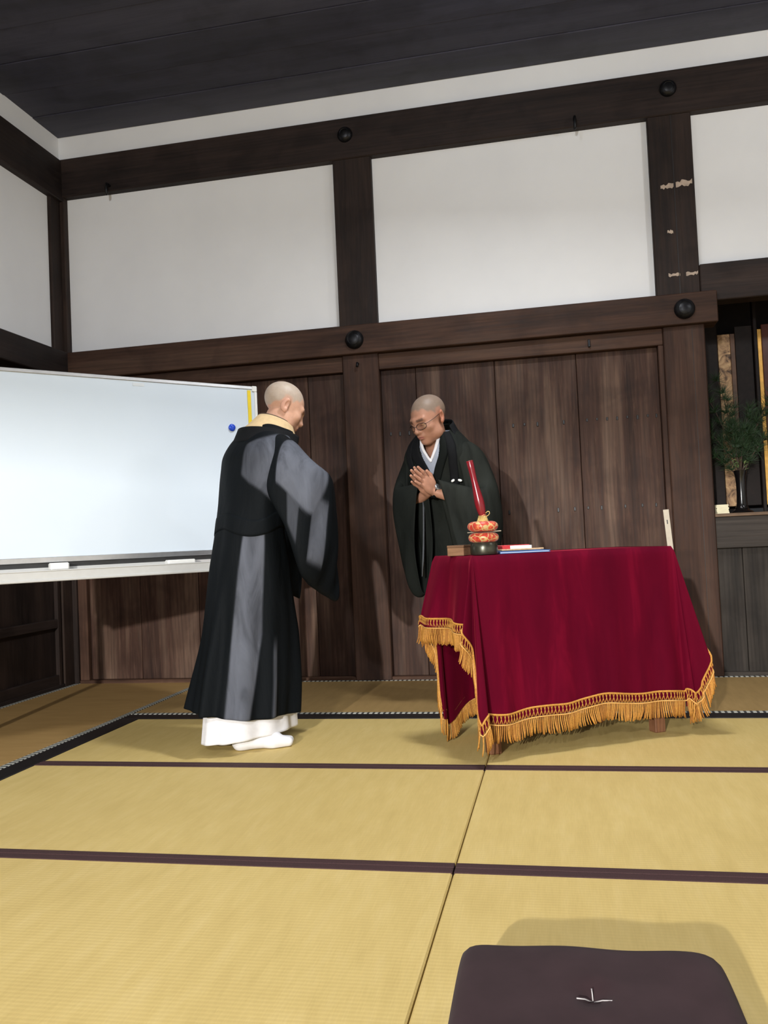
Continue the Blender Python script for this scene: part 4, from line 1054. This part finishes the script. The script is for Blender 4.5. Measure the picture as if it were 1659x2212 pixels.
# beige collar of the inner kimono standing round the neck, dark cord along its upper edge
def collar_band(C0, a0, b0, z0, k0, C1, a1, b1, z1, k1, A, B, th=0.004, n=60, rows=6):
    m = MB(); rings = []; edge = []
    for i in range(n):
        a = math.radians(A+(B-A)*i/(n-1)); c, s_ = math.cos(a), math.sin(a); o = []; q = []
        for r in range(rows):
            f = r/(rows-1); g = f**0.85
            x = C0[0]+a0*c+(C1[0]+a1*c-C0[0]-a0*c)*g; y = C0[1]+b0*s_+(C1[1]+b1*s_-C0[1]-b0*s_)*g
            z = z0-k0*b0*s_+(z1-k1*b1*s_-z0+k0*b0*s_)*f
            o.append((x+c*th/2, y+s_*th/2, z)); q.append((x-c*th/2, y-s_*th/2, z))
        rings.append(o+q[::-1]); edge.append(((o[-1][0]+q[-1][0])/2, (o[-1][1]+q[-1][1])/2, o[-1][2]+0.001))
    return m.loft(rings), edge
cb, ed = collar_band((0, .172), .140, .140, 1.392, .20, (0.012, .212), .076, .085, 1.462, .42, 150, 395)
cb.build('collar', BEIGEC, per1, True)['label'] = 'beige inner collar'
MB().tube(ed, 0.0028, 6).build('neck_cord', TWIG, per1, True)
cb, ed = collar_band((0, .150), .172, .140, 1.350, .10, (0.0, .178), .140, .140, 1.405, .20, 150, 402, 0.007)
cb.build('robe_collar', BLACKC, per1, True)
# tabi socks
def tabi(parent, an, td, h=0.004):
    f = Field((an[0]-0.2, an[1]-0.2, -0.004), (an[0]+0.2, an[1]+0.25, 0.17), h); tx, ty = td[0], td[1]; px_, py_ = ty, -tx
    P = lambda a, b, z: (an[0]+tx*a+px_*b, an[1]+ty*a+py_*b, z)
    f.cap(P(-0.045, 0, 0.040), P(0.0, 0, 0.15), 0.036, 0.042, 0.0); f.cap(P(-0.05, 0, 0.036), P(0.09, 0.0, 0.032), 0.034, 0.033, 0.03)
    sg = 1 if an[0] > 0 else -1
    f.cap(P(0.09, 0.012*sg, 0.028), P(0.155, 0.010*sg, 0.022), 0.034, 0.022, 0.02); f.cap(P(0.08, -0.022*sg, 0.028), P(0.165, -0.026*sg, 0.021), 0.026, 0.018, 0.008)
    f.cap(P(0.02, 0, 0.09), P(0.09, -0.006*sg, 0.045), 0.030, 0.022, 0.03)
    V, Q = f.mesh(); V[:, 2] = np.maximum(V[:, 2], 0.003); link_mesh('sock', np_mesh('sock', V, Q), WHITEC, parent)
for s in (0, 1): tabi(per1, p1['ankle'][s], p1['toe'][s])

# ================= person 2: behind the table, palms together
A2 = math.radians(160)
HR2 = rot3(RZ(math.radians(-20)), RX(math.radians(-22)), RY(math.radians(3)))
gd2 = Vector((0.14, 0.80, 0.50)).normalized()
p2 = dict(lo=(-0.37, -0.22, -0.01), hi=(0.34, 0.56, 1.66), hips=(0, 0.02, 0.92), chest=(0, 0.13, 1.235), neck=(0, 0.175, 1.36), skull=(0.0, 0.225, 1.475),
          shoulders=((-0.155, 0.155, 1.315), (0.15, 0.155, 1.315)), elbow=((-0.245, 0.145, 1.035), (0.20, 0.165, 1.06)), wrist=((-0.03, 0.285, 1.125), (0.012, 0.285, 1.125)),
          knee=((-0.12, 0.0, 0.48), (0.05, 0.0, 0.48)), ankle=((-0.14, -0.05, 0.08), (0.01, -0.05, 0.08)), toe=((-0.2, 0.98, 0), (0.2, 0.98, 0)),
          gd=gd2, gw=(-0.008, 0.287, 1.135), head=(0.0, 0.258, 1.512), headR=HR2, hs=1.03,
          skin=(0.40, 0.20, 0.13), stubble=(0.205, 0.155, 0.118), brow=(0.05, 0.03, 0.024), ear=(0.50, 0.18, 0.11))
per2 = link_mesh('person', body('person', p2), SKIN); per2.location = (2.75, -0.705, 0.0); per2.rotation_euler = (0, 0, A2)
tag(per2, 'person with shaved head and spectacles, dark olive robe, palms pressed together behind the table', 'person')
K2 = [(0.10, -.06, -0.03, .20, .17), (.5, -.045, -.005, .185, .155), (.95, 0, .04, .178, .14), (1.1, 0, .09, .19, .128), (1.25, 0, .14, .208, .122), (1.33, 0, .165, .205, .112), (1.385, 0, .18, .172, .10), (1.425, 0, .186, .128, .092), (1.46, 0, .188, .088, .08), (1.475, 0, .19, .078, .076)]
TK2 = ((0, 0), (1.25, 0), (1.36, .25), (1.475, .55))
robe2 = Robe(K2, 2.2, [(0.010, 8, 0.4, 1.2, 1.0, 0.10, 1.0), (0.003, 7, 1.0, 8.0, 1.45, 1.0, 0.3)], TK2)
def xw(z, pts): return np.interp(z, [p[0] for p in pts], [p[1] for p in pts])
VL = [(1.19, -0.004), (1.21, -0.010), (1.30, -0.045), (1.40, -0.060), (1.475, -0.064)]   # person-left edge of the grey V
VR = [(1.19, 0.000), (1.21, 0.004), (1.30, 0.030), (1.40, 0.056), (1.475, 0.062)]
def th_of(x, z):
    a = np.interp(z, robe2.z, robe2.c[2]); n = robe2.n; q = np.clip(abs(x)/a, 0, .985)
    y = (1-q**n)**(1/n); return math.atan2(y, math.copysign(q, x))
def cut2(t, z):
    if math.sin(t) < 0.2 or z < 1.205: return False
    p = robe2.pt(t, z); return xw(z, VL)-0.004 < p[0] < xw(z, VR)+0.004
zs2 = np.concatenate([np.linspace(0.10, 1.18, 90), np.linspace(1.186, 1.455, 60)])
cloth_obj('robe', robe2.mesh('robe', 280, zs2, lambda t, z: 0.45+0*z, cut2), OLIVE, per2, 0.003)['label'] = 'dark olive-black robe'
und2 = Robe(K2, 2.2, (), TK2, -0.007)
def cutu(t, z):
    if z > 1.425 and math.sin(t) < 0.75: return True
    if math.sin(t) < 0.2 or z < 1.30: return False
    p = und2.pt(t, z); return np.interp(z, [1.30, 1.40, 1.475], [-0.008, -0.043, -0.050]) < p[0] < np.interp(z, [1.30, 1.40, 1.475], [0.0, 0.042, 0.050])
cloth_obj('under_robe', und2.mesh('under_robe', 200, np.linspace(1.05, 1.475, 70), None, cutu), GREYC, per2, 0.002)['label'] = 'pale grey-blue under-robe'
def rb(path, wd, off, mat, name, rob=None, n=60):
    return ribbon(rob or robe2, [(th_of(x, z), z) for z, x in path], wd, off, n).build(name, mat, per2, True)
rb([(1.465, -0.050), (1.40, -0.044), (1.35, -0.026), (1.30, -0.002)], [0.013], 0.004, WHITEC, 'white_collar', und2)
rb([(1.465, 0.050), (1.40, 0.043), (1.35, 0.022), (1.295, -0.006)], [0.013], 0.0065, WHITEC, 'white_collar', und2)
rb([(1.452, 0.082), (1.40, 0.086), (1.30, 0.062), (1.21, 0.030), (1.13, 0.0)], [0.045, 0.052, 0.056, 0.056], 0.006, BLACKC, 'lapel')
rb([(1.452, -0.072), (1.40, -0.082), (1.30, -0.067), (1.21, -0.031), (1.12, 0.02)], [0.026, 0.040, 0.044, 0.046], 0.010, OLIVE, 'lapel')
rb([(1.452, -0.083), (1.42, -0.102), (1.36, -0.120), (1.28, -0.122), (1.20, -0.118), (1.165, -0.114)], [0.040, 0.044, 0.046], 0.013, BLACKC, 'stole')
rb([(1.452, 0.086), (1.42, 0.112), (1.36, 0.128), (1.28, 0.122), (1.20, 0.110), (1.14, 0.10)], [0.036, 0.040, 0.040], 0.009, BLACKC, 'stole')
for x, rz_, ln in ((-0.104, 0.5, 0.011), (-0.134, -0.3, 0.012)):
    p = robe2.pt(th_of(x, 1.178), 1.178, 0.021)
    X = T(*p) @ RY(rz_) ; MB().lathe([(0.001, -ln), (0.0055, -ln*.7), (0.007, 0), (0.0055, ln*.7), (0.001, ln)], 14, X @ RY(PI/2)).build('toggle', BONE, per2, True)
cb, ed = collar_band((0, .186), .122, .108, 1.425, .40, (0, .186), .091, .090, 1.478, .50, 168, 372, 0.006)
cb.build('robe_collar', BLACKC, per2, True)
# sleeves
SR2 = [((.09, .165, 1.425), (.165, .09, 1.06), (.02, .10, 0)), ((.190, .165, 1.365), (.205, .115, .93), (-.03, .085, 0)), ((.240, .200, 1.215), (.195, .155, .74), (-.055, .045, 0)), ((.205, .255, 1.165), (.160, .200, .63), (-.050, -.022, 0)), ((.125, .290, 1.165), (.125, .225, .575), (-.040, -.034, 0)), ((.035, .300, 1.18), (.085, .235, .60), (-.028, -.036, 0))]
SL2 = [((-.10, .165, 1.425), (-.17, .08, 1.06), (-.02, .10, 0)), ((-.205, .165, 1.36), (-.220, .11, .93), (.035, .09, 0)), ((-.275, .165, 1.18), (-.245, .12, .74), (.055, .045, 0)), ((-.262, .210, 1.12), (-.230, .155, .66), (.055, -.022, 0)), ((-.175, .255, 1.145), (-.195, .20, .61), (.046, -.038, 0)), ((-.048, .285, 1.185), (-.15, .22, .62), (.034, -.044, 0))]
V_, U_, t_ = sleeve(SR2, 56, 48, 0.006, 5); cloth_obj('sleeve', sleeve_mesh('sleeve', V_, U_*0+0.25), OLIVE, per2, 0.0025)
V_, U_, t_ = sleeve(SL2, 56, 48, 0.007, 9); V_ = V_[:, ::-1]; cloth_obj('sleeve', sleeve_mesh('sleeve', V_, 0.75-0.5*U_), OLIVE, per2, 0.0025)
# grey inner sleeve edge hanging from the right cuff
m = MB(); m.loft([[(.052+.004*k, .245+.004*k-0.012*math.sin(k*.5), 1.10-.082*k), (.060+.004*k, .258+.004*k-0.012*math.sin(k*.5), 1.10-.082*k), (.059+.004*k, .253+.004*k-0.012*math.sin(k*.5), 1.10-.082*k)] for k in range(6)])
m.build('inner_sleeve_edge', plain('dim_grey_cloth', (0.075, 0.082, 0.092), 0.85), per2, True)
# spectacles
H2 = T(*p2['head']) @ Matrix(HR2.tolist()).to_4x4() @ Matrix.Scale(1.03, 4)
gl = MB()
def hp(*q): return (H2 @ Vector(q))[:]
for sx in (-1, 1):
    pts = []
    for k in range(25):
        a = 2*PI*k/24; ca, sa = math.cos(a), math.sin(a); r = (abs(ca)**2.6+abs(sa)**2.6)**(-1/2.6)
        xx = 0.0335*sx+0.0245*r*ca; pts.append(hp(xx, 0.1085-0.004*(abs(xx)/0.03)**2*1.6, -0.016+0.0155*r*sa))
    gl.tube(pts, 0.0016, 6, False)
    gl.tube([hp(0.058*sx, 0.095, -0.010), hp(0.069*sx, 0.082, -0.008), hp(0.076*sx, 0.04, -0.002), hp(0.0795*sx, -0.005, 0.008), hp(0.081*sx, -0.022, -0.004)], 0.0015, 6)
gl.tube([hp(-0.010, 0.109, -0.013), hp(0, 0.1115, -0.011), hp(0.010, 0.109, -0.013)], 0.0013, 6)
gf = gl.build('spectacles', GLASSF, per2, True)
GL = NT('clear_lens'); tb = GL.new('ShaderNodeBsdfTransparent'); gb = GL.new('ShaderNodeBsdfGlossy'); gb.inputs['Roughness'].default_value = 0.05
mxs = GL.new('ShaderNodeMixShader'); mxs.inputs[0].default_value = 0.07; tb.inputs[0].default_value = (0.96, 0.95, 0.94, 1)
GL.link(tb.outputs[0], mxs.inputs[1]); GL.link(gb.outputs[0], mxs.inputs[2]); GL.link(mxs.outputs[0], GL.n['Material Output'].inputs['Surface'])
for sx in (-1, 1):
    lm = MB(); fr_, bk_ = [], []
    for k in range(24):
        a = 2*PI*k/24; ca, sa = math.cos(a), math.sin(a); r = (abs(ca)**2.6+abs(sa)**2.6)**(-1/2.6)
        xx = 0.0335*sx+0.0235*r*ca; yy = 0.1085-0.004*(abs(xx)/0.03)**2*1.6; fr_.append(hp(xx, yy+0.0004, -0.016+0.0147*r*sa)); bk_.append(hp(xx, yy-0.0004, -0.016+0.0147*r*sa))
    lm.loft([bk_, fr_]); lm.build('lens', GL.m, gf)
# wristwatch on the left wrist
wp0 = Vector((-0.0225, 0.278, 1.128)); ax = (Vector((-0.03, 0.285, 1.125))-Vector((-0.275, 0.15, 1.10))).normalized()
ax = (ax*0.55+gd2*0.45).normalized(); ref = Vector((-1, -0.1, 0.25)); ref = (ref-ax*ref.dot(ax)).normalized(); b2 = ax.cross(ref)
WX = Matrix(((ref.x, b2.x, ax.x, wp0.x), (ref.y, b2.y, ax.y, wp0.y), (ref.z, b2.z, ax.z, wp0.z), (0, 0, 0, 1)))
wm = MB(); wm.lathe([(0.0335, -0.010), (0.0350, -0.009), (0.0350, 0.009), (0.0335, 0.010), (0.0315, 0.009), (0.0315, -0.009), (0.0335, -0.010)], 32, WX, (False, False))
wt_ = wm.build('wristwatch', BLACKC, per2, True, ang=40); wt_['label'] = 'black-strapped wristwatch'
CX = WX @ T(0.035, 0, 0) @ RY(PI/2)
MB().lathe([(0.0165, 0.0), (0.0175, 0.003), (0.0170, 0.008), (0.0145, 0.010)], 28, CX).build('watch_case', STEEL, wt_, True, ang=40)
MB().lathe([(0.014, 0.0095), (0.014, 0.0108), (0.001, 0.0110)], 28, CX).build('dial', BLACKP, wt_, True, ang=40)
